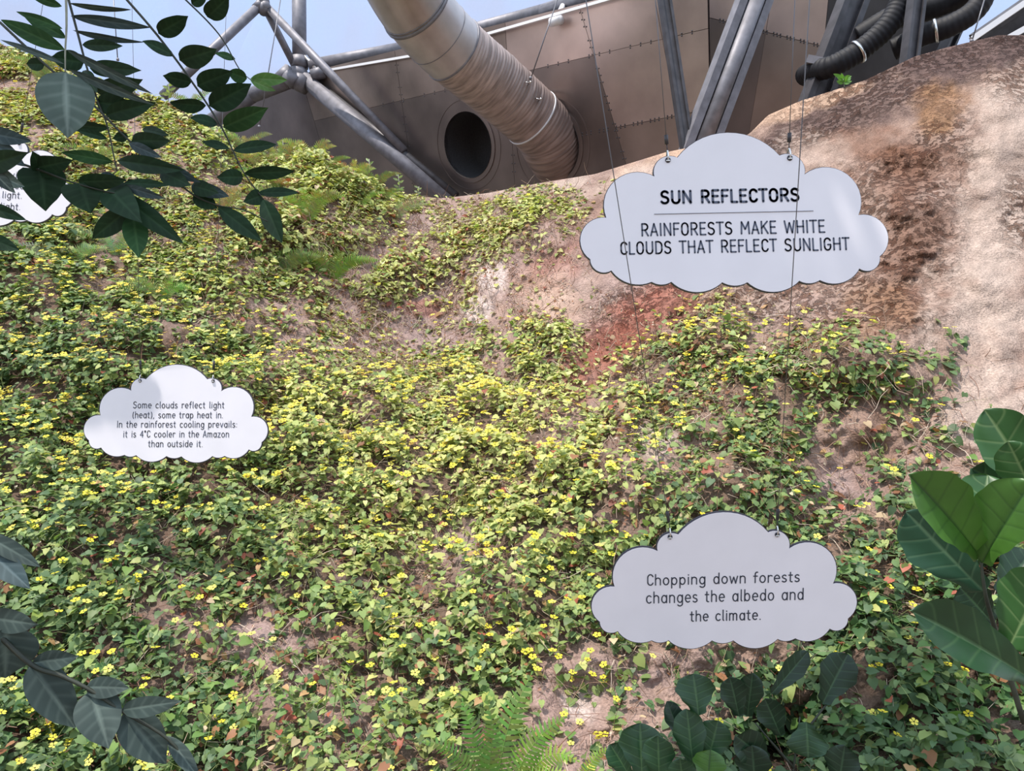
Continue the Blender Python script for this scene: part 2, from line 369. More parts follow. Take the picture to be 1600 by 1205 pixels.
# ================================================================= scatter
ar = np.linalg.norm(np.cross(TV[1:, :-1]-TV[:-1, :-1], TV[:-1, 1:]-TV[:-1, :-1]), axis=2)
cpx = PX[:-1, :-1]; cpy = PY[:-1, :-1]
inframe = np.where((cpx > -160) & (cpx < 1760) & (cpy < 1330), 1.0, np.where((cpx > -500) & (cpx < 2000), .35, 0))
def scatter(weight, n):
    """n random points on the bank with probability by area x weight; returns position, normal, px, py, depth"""
    p = (ar*weight).ravel(); p = p/p.sum(); idx = rng.choice(len(p), n, p=p); i, j = np.unravel_index(idx, ar.shape)
    a = rng.random(n); b = rng.random(n); A = TV[i, j]; B = TV[i+1, j]; C_ = TV[i, j+1]
    P = A+(B-A)*a[:, None]+(C_-A)*b[:, None]
    return P, NRM[i, j], PX[i, j]+a*(PXg[1]-PXg[0]), PY[i, j]+b*(PY[i, j+1]-PY[i, j]), D[i, j]
def nrm(v): return v/(np.linalg.norm(v, axis=-1, keepdims=True)+1e-9)
def lump(px, py):
    return np.clip(fbm(px/55, py/38, 3, 101)*1.6+.35, 0, 1)
# leaf template: heart shaped, folded on the midrib, drooping tip (x along, y across, z up)
LT = np.array([(0, 0, 0), (.38, 0, 0), (.72, 0, -.01), (1, 0, -.10), (-.13, .24, .03), (.16, .47, .05), (.60, .33, .03), (-.13, -.24, .03), (.16, -.47, .05), (.60, -.33, .03)])
LF = [(0, 1, 5, 4), (1, 2, 6, 5), (2, 3, 6), (0, 7, 8, 1), (1, 8, 9, 2), (2, 9, 3)]
def replicate(T, Fc, P, ex, ey, ez, s):
    """copies of a template at P with axes ex,ey,ez and size s (n,3)"""
    V = P[:, None]+(T[None, :, 0:1]*s[:, None, 0:1])*ex[:, None]+(T[None, :, 1:2]*s[:, None, 1:2])*ey[:, None]+(T[None, :, 2:3]*s[:, None, 2:3])*ez[:, None]
    n = len(P); fl_ = np.concatenate([np.array(f) for f in Fc]); lo = (fl_[None]+np.arange(n)[:, None]*len(T)).ravel()
    sz = np.tile([len(f) for f in Fc], n); return V.reshape(-1, 3), lo, sz
def leafcol(px, py, n):
    h = samp(HUE, px, py, 100)/9+rng.normal(0, .16, n); dr = samp(DRY, px, py, 100)/9
    ks = [(0, (.075, .14, .06)), (.22, (.15, .23, .085)), (.42, (.26, .345, .105)), (.62, (.42, .455, .15)), (.85, (.58, .57, .20)), (1.1, (.70, .66, .33))]
    c = np.stack([np.interp(h, [q[0] for q in ks], [q[1][i] for q in ks]) for i in range(3)], 1)
    r = rng.random(n); q = dr*.55
    br = np.array([(.30, .15, .07), (.42, .26, .12), (.34, .10, .06), (.55, .42, .26), (.22, .10, .05)])[rng.integers(0, 5, n)]
    c = np.where((r < q*.5)[:, None], br, c)
    c = c*np.array((1.02, 1.0, 1.02))*rng.uniform(.68, 1.3, n)[:, None]; return np.clip(c, .01, .8)
def mat_axes(ez, dirv):
    ex = nrm(dirv-ez*np.sum(dirv*ez, 1, keepdims=True)); return ex, np.cross(ez, ex)
# regions of separate creeper patches (px,py) -> id : 0 broad main, 1 rock mound right, 2 gully strip, 3 clump
def region(px, py):
    r = np.zeros(len(px), int)
    r[(px > 930) & (py < 1330)] = 1
    r[(py < 460) & (px > 590) & (px <= 960) & (py < 460)] = 2
    r[(px > 795) & (px <= 925) & (py > 490) & (py < 585)] = 3
    return r
wt = (np.clip(samp(DEN, cpx, cpy, 50)/9, 0, 1))**np.where(cpx < 560, np.clip(1.5-(500-cpy)/500, .8, 1.5), 1.9)*inframe*np.clip(.72+fbm(cpx/26, cpy/17, 3, 201)*3.4, 0.03, 1.5)
NL = 118000
P, Nn, px, py, dd = scatter(wt, NL)
dens = samp(DEN, px, py, 50)/9
tall = 1+.9*np.clip((640-px)/100, 0, 1)*np.clip((430-py)/60, 0, 1)*np.clip((px-280)/80, 0, 1)
Lh = lump(px, py)*.28*dens**1.3*tall
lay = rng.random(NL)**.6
P = P+Nn*(.01+Lh*lay)[:, None]+np.array([0, 0, 1])*(Lh*lay*.5)[:, None]
ez = nrm(Nn*.65+np.array([0, -.10, .55])+rng.normal(0, .36, (NL, 3)))
dirv = np.array([0, -.35, -.7])+rng.normal(0, .65, (NL, 3)); ex, ey = mat_axes(ez, dirv)
sz_ = rng.uniform(.029, .066, NL)*(1+.40*np.clip((dd-6.5)/4, 0, 1))*np.where(rng.random(NL) < .12, 1.3, 1)*(1+.18*np.clip((px-1000)/500, 0, 1))
sc = np.stack([sz_, sz_*rng.uniform(.75, 1.05, NL), sz_*rng.uniform(.3, 2.2, NL)], 1)
lc = leafcol(px, py, NL)
lc = lc*(.66+.42*lay)[:, None]     # leaves lower in the mat are darker
reg = region(px, py)
PATCH = [('flowering_creeper', 'broad mat of heart-leaved creeper with yellow flowers covering the left and lower bank'),
         ('flowering_creeper', 'creeper patch with yellow flowers around the grey four-word-line sign, right of the bare red strip'),
         ('flowering_creeper', 'yellow-green creeper strip high in the gully below the two round duct openings'),
         ('flowering_creeper', 'rounded brownish creeper clump beside the bare red strip in mid bank')]
PATCH[1] = ('flowering_creeper', 'creeper patch with yellow flowers on the rock behind and above the forest-chopping sign')
roots = []
for n_, l_ in PATCH:
    r = empty(n_, (0, 5, 0)); tag(r, l_, 'climbing plant', 'flowering creepers on the bank'); roots.append(r)
INV = Matrix.Translation((0, -5, 0))
camv = np.array([0, 0, 2.2]); showsz = sz_/dd
vis = (px > 0) & (px < 1600) & (py < 1200) & (lay > .8)
# 8 coloured single-leaf meshes shared by the individually placed leaves
leafmesh = []
pal8 = [(.07, .15, .05), (.10, .20, .055), (.14, .25, .065), (.19, .30, .075), (.26, .34, .08), (.36, .40, .10), (.47, .47, .15), (.34, .16, .08)]
for c_ in pal8:
    leafmesh.append(npmesh('leaf', LT, faces=LF, col=np.tile(c_, (len(LT), 1)), smooth=False)); leafmesh[-1].materials.append(M_leaf)
pal8n = np.array(pal8)
def place(me, name, p, x, y, z, s, parent):
    o = bpy.data.objects.new(name, me); COL.objects.link(o); o.parent = parent
    o.matrix_basis = INV @ Matrix(((x[0]*s[0], y[0]*s[1], z[0]*s[2], p[0]), (x[1]*s[0], y[1]*s[1], z[1]*s[2], p[1]), (x[2]*s[0], y[2]*s[1], z[2]*s[2], p[2]), (0, 0, 0, 1)))
    return o
for k_ in range(4):
    m_ = reg == k_; cand = np.nonzero(m_ & vis)[0]; cand = cand[np.argsort(-showsz[cand])][:300 if k_ < 2 else 80]
    for i in cand:
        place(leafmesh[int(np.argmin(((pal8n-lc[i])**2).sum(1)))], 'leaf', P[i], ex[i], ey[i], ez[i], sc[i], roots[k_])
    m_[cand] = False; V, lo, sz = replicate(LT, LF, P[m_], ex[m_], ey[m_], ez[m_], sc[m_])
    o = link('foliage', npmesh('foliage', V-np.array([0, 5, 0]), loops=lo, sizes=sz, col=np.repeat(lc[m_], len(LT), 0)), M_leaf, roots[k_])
    tag(o, kind='stuff')
# ---- flowers
FT = []; FF = []; ET = []
for k_ in range(5):
    a = 2*PI*k_/5
    for (r_, da, z_) in ((.16, -.45, 0), (.80, -.50, .10), (1.0, -.24, .12), (1.0, .24, .12), (.80, .50, .10), (.16, .45, 0)): FT.append((r_*math.cos(a+da), r_*math.sin(a+da), z_))
    b = k_*6; FF += [(b, b+1, b+4, b+5), (b+1, b+2, b+3, b+4)]
FT = np.array(FT); ET = np.array([(.20*math.cos(2*PI*i/6), .20*math.sin(2*PI*i/6), .06) for i in range(6)]+[(0, 0, .13)]); EF = [(i, (i+1) % 6, 6) for i in range(6)]
wf = (np.clip(samp(FLO, cpx, cpy, 50), 0, 9)**1.15)*inframe*np.clip(.35+fbm(cpx/15, cpy/10, 3, 301)*5.5, .02, 2.6)
nfl = 5200
Pf, Nf, fx, fy, fd = scatter(wf, nfl)
Lf = lump(fx, fy)*.26*(samp(DEN, fx, fy, 50)/9)**1.3
Pf = Pf+Nf*(.03+Lf)[:, None]+np.array([0, 0, 1])*(Lf*.5+rng.uniform(0, .03, nfl))[:, None]
fz = nrm(np.array([0, -.36, .93])+rng.normal(0, .17, (nfl, 3))); fdir = rng.normal(0, 1, (nfl, 3)); fex, fey = mat_axes(fz, fdir)
fs = rng.uniform(.020, .028, nfl)*np.interp(fd, [4, 9], [1.0, 1.25]); fsc = np.stack([fs, fs, fs], 1)
fcol = np.array([(.88, .78, .07)])*rng.uniform(.85, 1.08, nfl)[:, None]; fcol[:, 2] += rng.random(nfl)*.10; fcol[:, 1] -= rng.random(nfl)**3*.16
petme = []
for c_ in ((.90, .80, .08), (.86, .72, .06), (.88, .80, .16)):
    q = npmesh('flower', FT, faces=FF, col=np.tile(c_, (len(FT), 1))); q.materials.append(M_petal); petme.append(q)
eyeme = npmesh('eye', ET, faces=EF); eyeme.materials.append(M_eye)
freg = region(fx, fy); fvis = (fx > 3) & (fx < 1597) & (fy < 1200)
stems_v = {k: [] for k in range(4)}
for k_ in range(4):
    m_ = freg == k_; cand = np.nonzero(m_ & fvis)[0]; cand = cand[np.argsort(-(fs/fd)[cand])][:300]
    for i in cand:
        f = place(petme[i % 3], 'flower', Pf[i], fex[i], fey[i], fz[i], fsc[i], roots[k_])
        q = bpy.data.objects.new('eye', eyeme); COL.objects.link(q); q.parent = f
    m_[cand] = False
    if m_.sum():
        V, lo, sz = replicate(FT, FF, Pf[m_], fex[m_], fey[m_], fz[m_], fsc[m_])
        V2, lo2, sz2 = replicate(ET, EF, Pf[m_], fex[m_], fey[m_], fz[m_], fsc[m_])
        c2 = np.concatenate([np.repeat(fcol[m_], len(FT), 0), np.tile((.04, .02, .01), (len(V2), 1))])
        o = link('small_flowers', npmesh('small_flowers', np.concatenate([V, V2])-np.array([0, 5, 0]), loops=np.concatenate([lo, lo2+len(V)]), sizes=np.concatenate([sz, sz2]), col=c2), M_petal, roots[k_]); tag(o, kind='stuff')
# ---- flower stalks and trailing stems (triangular prisms)
def strands(P0, d0, n, seg, ln, rad, colr, name, parent, sag=.5, off=np.array([0, 5, 0])):
    nrm_ = nrm(d0); cur = P0.copy(); dirn = nrm_.copy(); rings = []
    a = nrm(np.cross(dirn, rng.normal(0, 1, (n, 3)))); 
    for s in range(seg+1):
        b = np.cross(dirn, a); rr = (rad*(1-.5*s/seg))[:, None]
        for t in range(3):
            an = 2*PI*t/3; rings.append(cur+(a*math.cos(an)+b*math.sin(an))*rr)
        cur = cur+dirn*(ln/seg)[:, None]; dirn = nrm(dirn+rng.normal(0, .28, (n, 3))-np.array([0, 0, sag/seg])); a = nrm(a-dirn*np.sum(a*dirn, 1, keepdims=True))
    V = np.stack(rings, 1); nv = V.shape[1]; fc = []
    for s in range(seg):
        for t in range(3): fc.append((s*3+t, s*3+(t+1) % 3, (s+1)*3+(t+1) % 3, (s+1)*3+t))
    fa = np.array(fc).ravel(); lo = (fa[None]+np.arange(n)[:, None]*nv).ravel()
    o = link(name, npmesh(name, V.reshape(-1, 3)-off, loops=lo, sizes=np.full(n*len(fc), 4), col=np.repeat(colr, nv, 0)), M_dry, parent); tag(o, kind='stuff'); return o
for k_ in range(4):
    m_ = np.nonzero(freg == k_)[0]; n = len(m_)
    if n == 0: continue
    strands(Pf[m_]-fz[m_]*.003, -fz[m_]*.5+np.array([0, .2, -1.]), n, 2, rng.uniform(.05, .12, n), np.full(n, .0014), np.tile((.16, .22, .08), (n, 1)), 'flower_stalks', roots[k_])
wd_ = (samp(DRY, cpx, cpy, 100)/9)*(np.clip(samp(DEN, cpx, cpy, 50)/9, 0, 1)*.8+.25*np.clip((1000-cpx)/200, 0, 1)+.1)*inframe*np.clip(.5+fbm(cpx/20, cpy/16, 3, 401)*3.5, .0, 2)*np.clip((cpy-230)/40, 0.2, 1)
ns = 24000; Pd, Nd, dx_, dy_, ddp = scatter(wd_, ns)
pc = np.array([(.36, .23, .16), (.48, .36, .28), (.26, .14, .10), (.56, .46, .37), (.18, .10, .07)])[rng.integers(0, 5, ns)]*rng.uniform(.8, 1.2, ns)[:, None]
tw = empty('dry_stems', (0, 5, 0)); tag(tw, 'tangle of dead brown stems and withered leaves lying over bare parts of the bank', 'dead plant'); tw['kind'] = 'stuff'
strands(Pd+Nd*.02, np.array([0, -.4, -.5])+rng.normal(0, .7, (ns, 3))+Nd*.25, ns, 3, rng.uniform(.08, .30, ns), rng.uniform(.0014, .0032, ns)*np.interp(ddp, [4, 9], [1, 1.5]), pc, 'stem_tangle', tw)
# withered leaves
nw = 9000; Pw, Nw, wx, wy, wdp = scatter(wd_*np.clip((1500-cpx)/300, 0, 1), nw)
wz = nrm(Nw+rng.normal(0, .5, (nw, 3))); wex, wey = mat_axes(wz, rng.normal(0, 1, (nw, 3))); ws = rng.uniform(.016, .036, nw)
wc = np.array([(.36, .17, .09), (.48, .30, .18), (.40, .20, .13), (.60, .50, .40), (.28, .13, .08), (.50, .44, .16)])[rng.integers(0, 6, nw)]*rng.uniform(.75, 1.25, nw)[:, None]
V, lo, sz = replicate(LT, LF, Pw+Nw*.02, wex, wey, wz, np.stack([ws, ws*.7, ws*rng.uniform(1, 4, nw)], 1))
o = link('withered_leaves', npmesh('withered_leaves', V-np.array([0, 5, 0]), loops=lo, sizes=sz, col=np.repeat(np.clip(wc, 0, .8), len(LT), 0)), M_leaf, tw); tag(o, kind='stuff')
# live green trailing stems
nv_ = 5000; Pv, Nv, vx, vy, vd = scatter(wt, nv_); Lv = lump(vx, vy)*.22*(samp(DEN, vx, vy, 50)/9)**1.3
strands(Pv+Nv*(Lv+.01)[:, None], np.array([0, -.4, .5])+rng.normal(0, .5, (nv_, 3)), nv_, 4, rng.uniform(.08, .26, nv_), rng.uniform(.0012, .002, nv_), np.tile((.30, .36, .14), (nv_, 1))*rng.uniform(.7, 1.2, nv_)[:, None], 'vine_tendrils', roots[0], sag=1.3)
def hill_at(px, py):
    i = int(np.clip(np.searchsorted(PXg, px), 0, NX-1)); j = int(np.argmin(np.abs(PY[i]-py))); return Vector(TV[i, j]), Vector(NRM[i, j]), float(D[i, j])
# ================================================================= metal wall with duct openings
nA = np.array([-.9*math.sin(.80), -.42*math.sin(.80), math.cos(.80)]); nA /= np.linalg.norm(nA)
cA = nA @ np.array([(733-800)/F, (602.5-225)/F, -1])*18.0
def dA(px, py): return cA/(nA @ np.array([(px-800)/F, (602.5-py)/F, -1]))
nB = np.array([.22, -.30, .92]); nB /= np.linalg.norm(nB)
cB = nB @ np.array([(1110-800)/F, (602.5-100)/F, -1])*dA(1110, 100)
def dB(px, py): return cB/(nB @ np.array([(px-800)/F, (602.5-py)/F, -1]))
def PA(px, py): return W(px, py, dA(px, py))
def PB(px, py): return W(px, py, dB(px, py))
def world_n(n): return Vector((n[0], -n[2]*cp-n[1]*spn, -n[2]*spn+n[1]*cp)) if False else (Vector((n[0], 0, 0))+Vector((0, -spn, cp))*n[1]+Vector((0, -cp, -spn))*n[2])
NA, NB_ = world_n(nA).normalized(), world_n(nB).normalized()
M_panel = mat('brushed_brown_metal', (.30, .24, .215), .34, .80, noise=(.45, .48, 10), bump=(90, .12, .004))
M_panel_light = mat('painted_highlight_metal', (.44, .345, .315), .36, .75, noise=(.45, .48, 10), bump=(90, .12, .004))  # reflected highlight on the upper right panels, put into the metal colour
M_panel_low = mat('painted_shade_metal', (.19, .155, .145), .36, .75, noise=(.45, .48, 10), bump=(90, .12, .004))  # shade at the foot of the wall put into the colour; rims share it
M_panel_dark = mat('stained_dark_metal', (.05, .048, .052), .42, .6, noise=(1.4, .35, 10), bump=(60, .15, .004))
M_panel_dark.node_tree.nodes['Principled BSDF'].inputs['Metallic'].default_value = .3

wallb = empty('wall_back', PA(733, 225)); tag(wallb, 'dark metal-clad wall with two round duct openings above the bank', kind='structure')
OFFW = Vector(wallb.location)
def plate(name, corners, N_, m, parent, holes=(), th=.03, inset=.006):
    """flat plate with thickness through world corner points, with round holes (centre, radius, n axes)"""
    cs = [Vector(c) for c in corners]; ctr = sum(cs, Vector())/len(cs); cs = [c+(ctr-c).normalized()*inset for c in cs]
    bm = bmesh.new(); ed = []
    def loop(pts):
        vs = [bm.verts.new(p-OFFW) for p in pts]
        for i in range(len(vs)): ed.append(bm.edges.new((vs[i], vs[(i+1) % len(vs)])))
    loop(cs)
    for c, r in holes:
        a, b = frame(N_); loop([c+(a*math.cos(2*PI*i/40)+b*math.sin(2*PI*i/40))*r for i in range(40)])
    bmesh.ops.triangle_fill(bm, use_beauty=True, edges=ed, normal=N_)
    r = bmesh.ops.extrude_face_region(bm, geom=bm.faces[:]); bmesh.ops.translate(bm, vec=-N_*th, verts=[v for v in r['geom'] if isinstance(v, bmesh.types.BMVert)])
    bmesh.ops.recalc_face_normals(bm, faces=bm.faces[:])
    me = bpy.data.meshes.new(name); bm.to_mesh(me); bm.free(); return link(name, me, m, parent)
H1c, H2c = PA(731, 227), PA(862, 229); R1 = 50/F*dA(731, 227); R2 = 53/F*dA(862, 226)
def lerp(a, b, t): return (a[0]+(b[0]-a[0])*t, a[1]+(b[1]-a[1])*t)
def isx(l1, l2):
    (x1, y1), (x2, y2) = l1; (x3, y3), (x4, y4) = l2; d = (x1-x2)*(y3-y4)-(y1-y2)*(x3-x4)
    a = x1*y2-y1*x2; b = x3*y4-y3*x4; return ((a*(x3-x4)-(x1-x2)*b)/d, (a*(y3-y4)-(y1-y2)*b)/d)
Vl = [((300, 165), (420, 420)), ((470, 120), (560, 420)), ((618, 90), (665, 420)), ((790, 50), (812, 420)), ((908, 20), (1000, 330)), ((1020, -20), (1085, 330)), ((1105, -40), (1112, 330))]
Ht = ((470, 116), (1000, -18)); Ht0 = ((330, 178), (470, 118)); H1 = ((580, 168), (1040, 60)); H2 = ((910, 210), (1100, 172)); Hb = ((300, 420), (1100, 330)); Htop = ((600, -60), (1100, -160))
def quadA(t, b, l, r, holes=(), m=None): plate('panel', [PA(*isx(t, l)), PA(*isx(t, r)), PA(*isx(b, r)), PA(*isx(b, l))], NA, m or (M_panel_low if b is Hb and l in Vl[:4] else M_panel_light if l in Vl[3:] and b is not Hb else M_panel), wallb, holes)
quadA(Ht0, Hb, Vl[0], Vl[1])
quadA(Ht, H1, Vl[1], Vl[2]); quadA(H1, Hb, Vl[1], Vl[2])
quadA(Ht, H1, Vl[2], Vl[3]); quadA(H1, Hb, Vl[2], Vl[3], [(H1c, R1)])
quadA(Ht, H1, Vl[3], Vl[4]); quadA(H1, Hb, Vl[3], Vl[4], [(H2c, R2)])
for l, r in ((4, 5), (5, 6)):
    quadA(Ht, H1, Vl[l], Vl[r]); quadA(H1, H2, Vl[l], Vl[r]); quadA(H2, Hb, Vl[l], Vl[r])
# backing sheet behind the joints
bk = plate('backing_sheet', [PA(*isx(Ht0, Vl[0]))-NA*.05, PA(*isx(Ht, Vl[1]))-NA*.05, PA(*isx(Ht, Vl[6]))-NA*.05, PA(*isx(Hb, Vl[6]))-NA*.05, PA(*isx(Hb, Vl[0]))-NA*.05], NA, M_steel_dark, wallb, [(H1c-NA*.05, R1*1.0), (H2c-NA*.05, R2*1.0)])
VB = [((1108, -60), (1114, 330)), ((1215, -60), (1150, 330)), ((1300, -60), (1262, 330)), ((1420, -60), (1400, 300)), ((1522, -40), (1452, 130))]
HB = [((1100, -60), (1560, -30)), ((1110, 28), (1260, 66)), ((1110, 330), (1460, 300))]
HBr = ((1260, 66), (1500, 30))
def quadB(t, b, l, r, m): plate('panel', [PB(*isx(t, l)), PB(*isx(t, r)), PB(*isx(b, r)), PB(*isx(b, l))], NB_, m, wallb)
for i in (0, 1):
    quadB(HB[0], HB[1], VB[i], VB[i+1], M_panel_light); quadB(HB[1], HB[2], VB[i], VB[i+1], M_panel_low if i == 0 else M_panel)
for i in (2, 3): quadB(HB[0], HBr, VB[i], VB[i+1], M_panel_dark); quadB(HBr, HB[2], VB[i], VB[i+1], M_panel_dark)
plate('backing_sheet', [PB(*isx(HB[0], VB[0]))-NB_*.05, PB(*isx(HB[0], VB[4]))-NB_*.05, PB(*isx(HB[2], VB[4]))-NB_*.05, PB(*isx(HB[2], VB[0]))-NB_*.05], NB_, M_steel_dark, wallb)
# rivets along the seams
bm = bmesh.new()
def rivet(p, n):
    a, b = frame(n); r = .018; vs = [bm.verts.new(p-OFFW+(a*math.cos(i*PI/3)+b*math.sin(i*PI/3))*r) for i in range(6)]; c = bm.verts.new(p-OFFW+n*.012)
    for i in range(6): bm.faces.new((vs[i], vs[(i+1) % 6], c))
for ln_, a, b, fn, n in ((H1, -.1, 1.12, PA, NA), (H2, 0, 1, PA, NA), (Vl[4], 0, 1, PA, NA), (Vl[3], .1, .9, PA, NA), (HB[1], .1, 1.5, PB, NB_), (Vl[2], 0, .9, PA, NA)):
    k = 0
    while a+k*.035 < b:
        q = lerp(ln_[0], ln_[1], a+k*.035)
        for s in (-2, 2):
            if k % 4 != 3: rivet(fn(q[0]+(s if ln_ in Vl else 0), q[1]+(0 if ln_ in Vl else s))+n*.002, n)
        k += 1
me = bpy.data.meshes.new('rivets'); bm.to_mesh(me); bm.free(); tag(link('rivets', me, M_steel_dark, wallb), kind='stuff')
# openings: rim ring and dark lined stub behind
def ring(c, n, r0, r1, th, seg=48):
    a, b = frame(n); V = []; Fc = []
    for i in range(seg):
        q = a*math.cos(2*PI*i/seg)+b*math.sin(2*PI*i/seg); V += [c+q*r0, c+q*r1, c+q*r1+n*th, c+q*r0+n*th]
    for i in range(seg):
        j = (i+1) % seg
        for k in range(4): Fc.append((i*4+k, i*4+(k+1) % 4, j*4+(k+1) % 4, j*4+k))
    return V, Fc
def off(vf, o): return [v-o for v in vf[0]], vf[1]
for c, r in ((H1c, R1), (H2c, R2)):
    o = empty('duct_opening', c); tag(o, 'open dark round duct hole in the metal wall, with a flat rim' if r is R1 else 'round rim on the metal wall where the wrapped duct goes in', 'opening', 'duct openings')
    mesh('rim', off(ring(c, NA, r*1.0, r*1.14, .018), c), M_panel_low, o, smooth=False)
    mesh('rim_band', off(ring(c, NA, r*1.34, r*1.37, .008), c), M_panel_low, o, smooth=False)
    a, b = frame(NA); V = []; Fc = []
    for k, dpt in enumerate((.03, -.9)):
        for i in range(40): V.append((a*math.cos(2*PI*i/40)+b*math.sin(2*PI*i/40))*r*1.0+NA*dpt)
    Fc = [(i, (i+1) % 40, 40+(i+1) % 40, 40+i) for i in range(40)]+[tuple(range(40, 80))]
    mesh('lining', (V, Fc), M_void, o)
# white flashing along the top of the wall
o = mesh('wall_flashing', join(beam(W(500, 112, dA(500, 112)-.12), W(640, 88, dA(640, 88)-.12), .035, .06), beam(W(640, 88, dA(640, 88)-.12), W(1010, -18, dA(1010, -18)-.12), .035, .06)), M_white_edge, smooth=False)
tag(o, 'thin white metal flashing along the upper edge of the metal wall', 'metal trim')
# ---------------------------------------------------------------- wrapped duct
M_wrap = mat('ribbed_duct_wrap', (0, 0, 0), .5, .25, attr=True, noise=(3, .12, 6), bump=(25, .25, .01))
M_tape = mat('silver_duct_tape', (0, 0, 0), .38, .45, attr=True, noise=(3, .12, 6))
d0 = dA(862, 228); RD = 45/F*d0; KR = RD/.655; p0 = W(880, 258, d0+.5)
CL = spline([W(*q) for q in ((880, 258, d0+.5), (862, 228, d0), (843, 196, d0*.975), (775, 134, d0*.925), (704, 74, d0*.87), (652, 16, d0*.825), (616, -48, d0*.785), (590, -125, d0*.745))], 30)
cs_ = [0.0]
for i in range(1, len(CL)): cs_.append(cs_[-1]+(CL[i]-CL[i-1]).length)
Ld = cs_[-1]; FR = []; pv = None
for i, q in enumerate(CL):
    t = (CL[min(i+1, len(CL)-1)]-CL[max(0, i-1)]).normalized()
    if pv is None: a_, b_ = frame(t)
    else: a_ = (pv-t*pv.dot(t)).normalized(); b_ = a_.cross(t)
    pv = a_; FR.append((q, t, a_, b_))
def cl(s):
    s2 = min(max(s, 0), Ld-1e-5); i = max(1, int(np.searchsorted(cs_, s2, side='right'))); i = min(i, len(CL)-1); f = (s2-cs_[i-1])/(cs_[i]-cs_[i-1]); A0, B0 = FR[i-1], FR[i]
    t = A0[1].lerp(B0[1], f).normalized(); return A0[0].lerp(B0[0], f)+t*(s-s2), t, A0[2].lerp(B0[2], f).normalized(), A0[3].lerp(B0[3], f).normalized()
duct = empty('ventilation_duct', p0); tag(duct, 'large round silver air duct with a brown ribbed lower half, rising from the metal wall', 'duct')
def duct_part(name, s0, s1, nring, rfun, cfun, m, seg=48):
    V = []; C_ = []
    for i in range(nring+1):
        s = s0+(s1-s0)*i/nring; q, t, a_, b_ = cl(s)
        for k in range(seg):
            an = 2*PI*k/seg; V.append(q-p0+(a_*math.cos(an)+b_*math.sin(an))*rfun(s, an)); C_.append(cfun(s, an))
    lo = []
    for i in range(nring):
        for k in range(seg): lo += [i*seg+k, i*seg+(k+1) % seg, (i+1)*seg+(k+1) % seg, (i+1)*seg+k]
    me = npmesh(name, np.array([tuple(v) for v in V]), loops=np.array(lo), sizes=np.full(nring*seg, 4), col=np.array(C_), smooth=True); return link(name, me, m, duct)
def n1(x, y, s): return float(vnoise(np.array([x]), np.array([y]), s)[0])
sp_len = Ld
def wrap_r(s, a): 
    ph = s*13+a/(2*PI)+n1(s*1.5, a*.8, 5)*1.1; fr = ph % 1
    return RD+.016*(1-abs(fr*2-1))+.024*n1(s*16, a*1.2, 6)*n1(s*2, a, 8)
def wrap_c(s, a):
    t = min(1, max(0, (s-.3)/3.0)); base = np.array((.30, .215, .19))*(1-t)+np.array((.43, .35, .33))*t
    ph = s*13+a/(2*PI)+n1(s*1.5, a*.8, 5)*1.1; g = .62+.62*n1(ph*2.2, a*2, 9)+(.13 if ph % 1 < .5 else -.13)
    return np.clip(base*g, .02, .8)
s_mid = cs_[118]
duct_part('ribbed_sleeve', -.35, s_mid, 260, wrap_r, wrap_c, M_wrap)
def smooth_c(s, a):
    c = np.array((.50, .47, .48)); 
    st = max(0, n1(a*3.2, s*.35, 12)-.62)*1.8; return c*(1-st)+np.array((.22, .13, .09))*st
duct_part('smooth_sleeve', s_mid-.02, s_mid+1.05, 14, lambda s, a: RD+.02, smooth_c, M_tape)
duct_part('upper_sleeve', s_mid+1.05, Ld, 30, lambda s, a: RD+.02+.01*n1(s*1, a*2, 3), lambda s, a: smooth_c(s, a)*(.92-.5*max(0, n1(a*6, s*.5, 14)-.5)), M_tape)
for s_, rr, w_ in ((1.45, RD+.03, .035), (s_mid, RD+.035, .03), (s_mid+1.05, RD+.045, .06), (s_mid+1.13, RD+.035, .02), (s_mid+.45, RD+.027, .012)):
    q_, t_, _a, _b = cl(s_); V, Fc = ring(q_-p0, t_, RD, rr, w_); mesh('clamp_band', (V, Fc), M_white_edge if s_ < 1.5 else M_steel, duct)
for (qx, qy) in ((827, 128), (858, 152)):
    q = W(qx, qy, d0*.9); i = int(np.argmin([(z-q).length for z in CL])); ax = FR[i][1]; rad = (q-CL[i]); rad = (rad-ax*rad.dot(ax)).normalized(); c = CL[i]-p0+rad*(RD+.03)
    mesh('hanger_clip', join(tube([c-ax*.05, c+rad*.09, c+ax*.05], .012, 6), tube([c+rad*.05-ax*.02, c+rad*.14], .02, 6)), M_chrome, duct)
# ---------------------------------------------------------------- roof tubes
def tubes(name, label, segs, r, m=M_steel, group=None, cat='steel tube', extra=None, part='tube'):
    o = empty(name, W(*segs[0][0])); tag(o, label, cat, group); base = Vector(o.location)
    for a, b in segs:
        A, B = W(*a), W(*b); mesh(part, off(tube([A, B], r, 14), base), m, o)
    return o
def flange(o, p, q, r, m=M_steel):
    base = Vector(o.location); P_, Q = W(*p), W(*q); d = (Q-P_).normalized(); mesh('end_flange', off(tube([P_-d*.05, P_+d*.05], r, 14), base), m, o)
G = 'tubes of the roof frame'
D2 = dA(465, 118)-.5
t1 = tubes('roof_tube', 'grey tube running down left from the small top ball joint to the bank ridge', [((411, 4, 20.0), (255, 150, 18.5))], .115, group=G)
t2 = tubes('roof_tube', 'short thin tube from the small top ball joint down to the big joint cluster', [((412, 8, 20.0), (464, 110, D2))], .095, group=G)
t3 = tubes('roof_tube', 'long slim tube from the top ball joint slanting down right across the metal wall', [((412, 6, 20.0), (632, 236, 19.0))], .105, group=G)
t4 = tubes('roof_tube', 'thick vertical tube rising out of view from the joint cluster', [((467, -40, D2), (468, 112, D2))], .19, group=G)
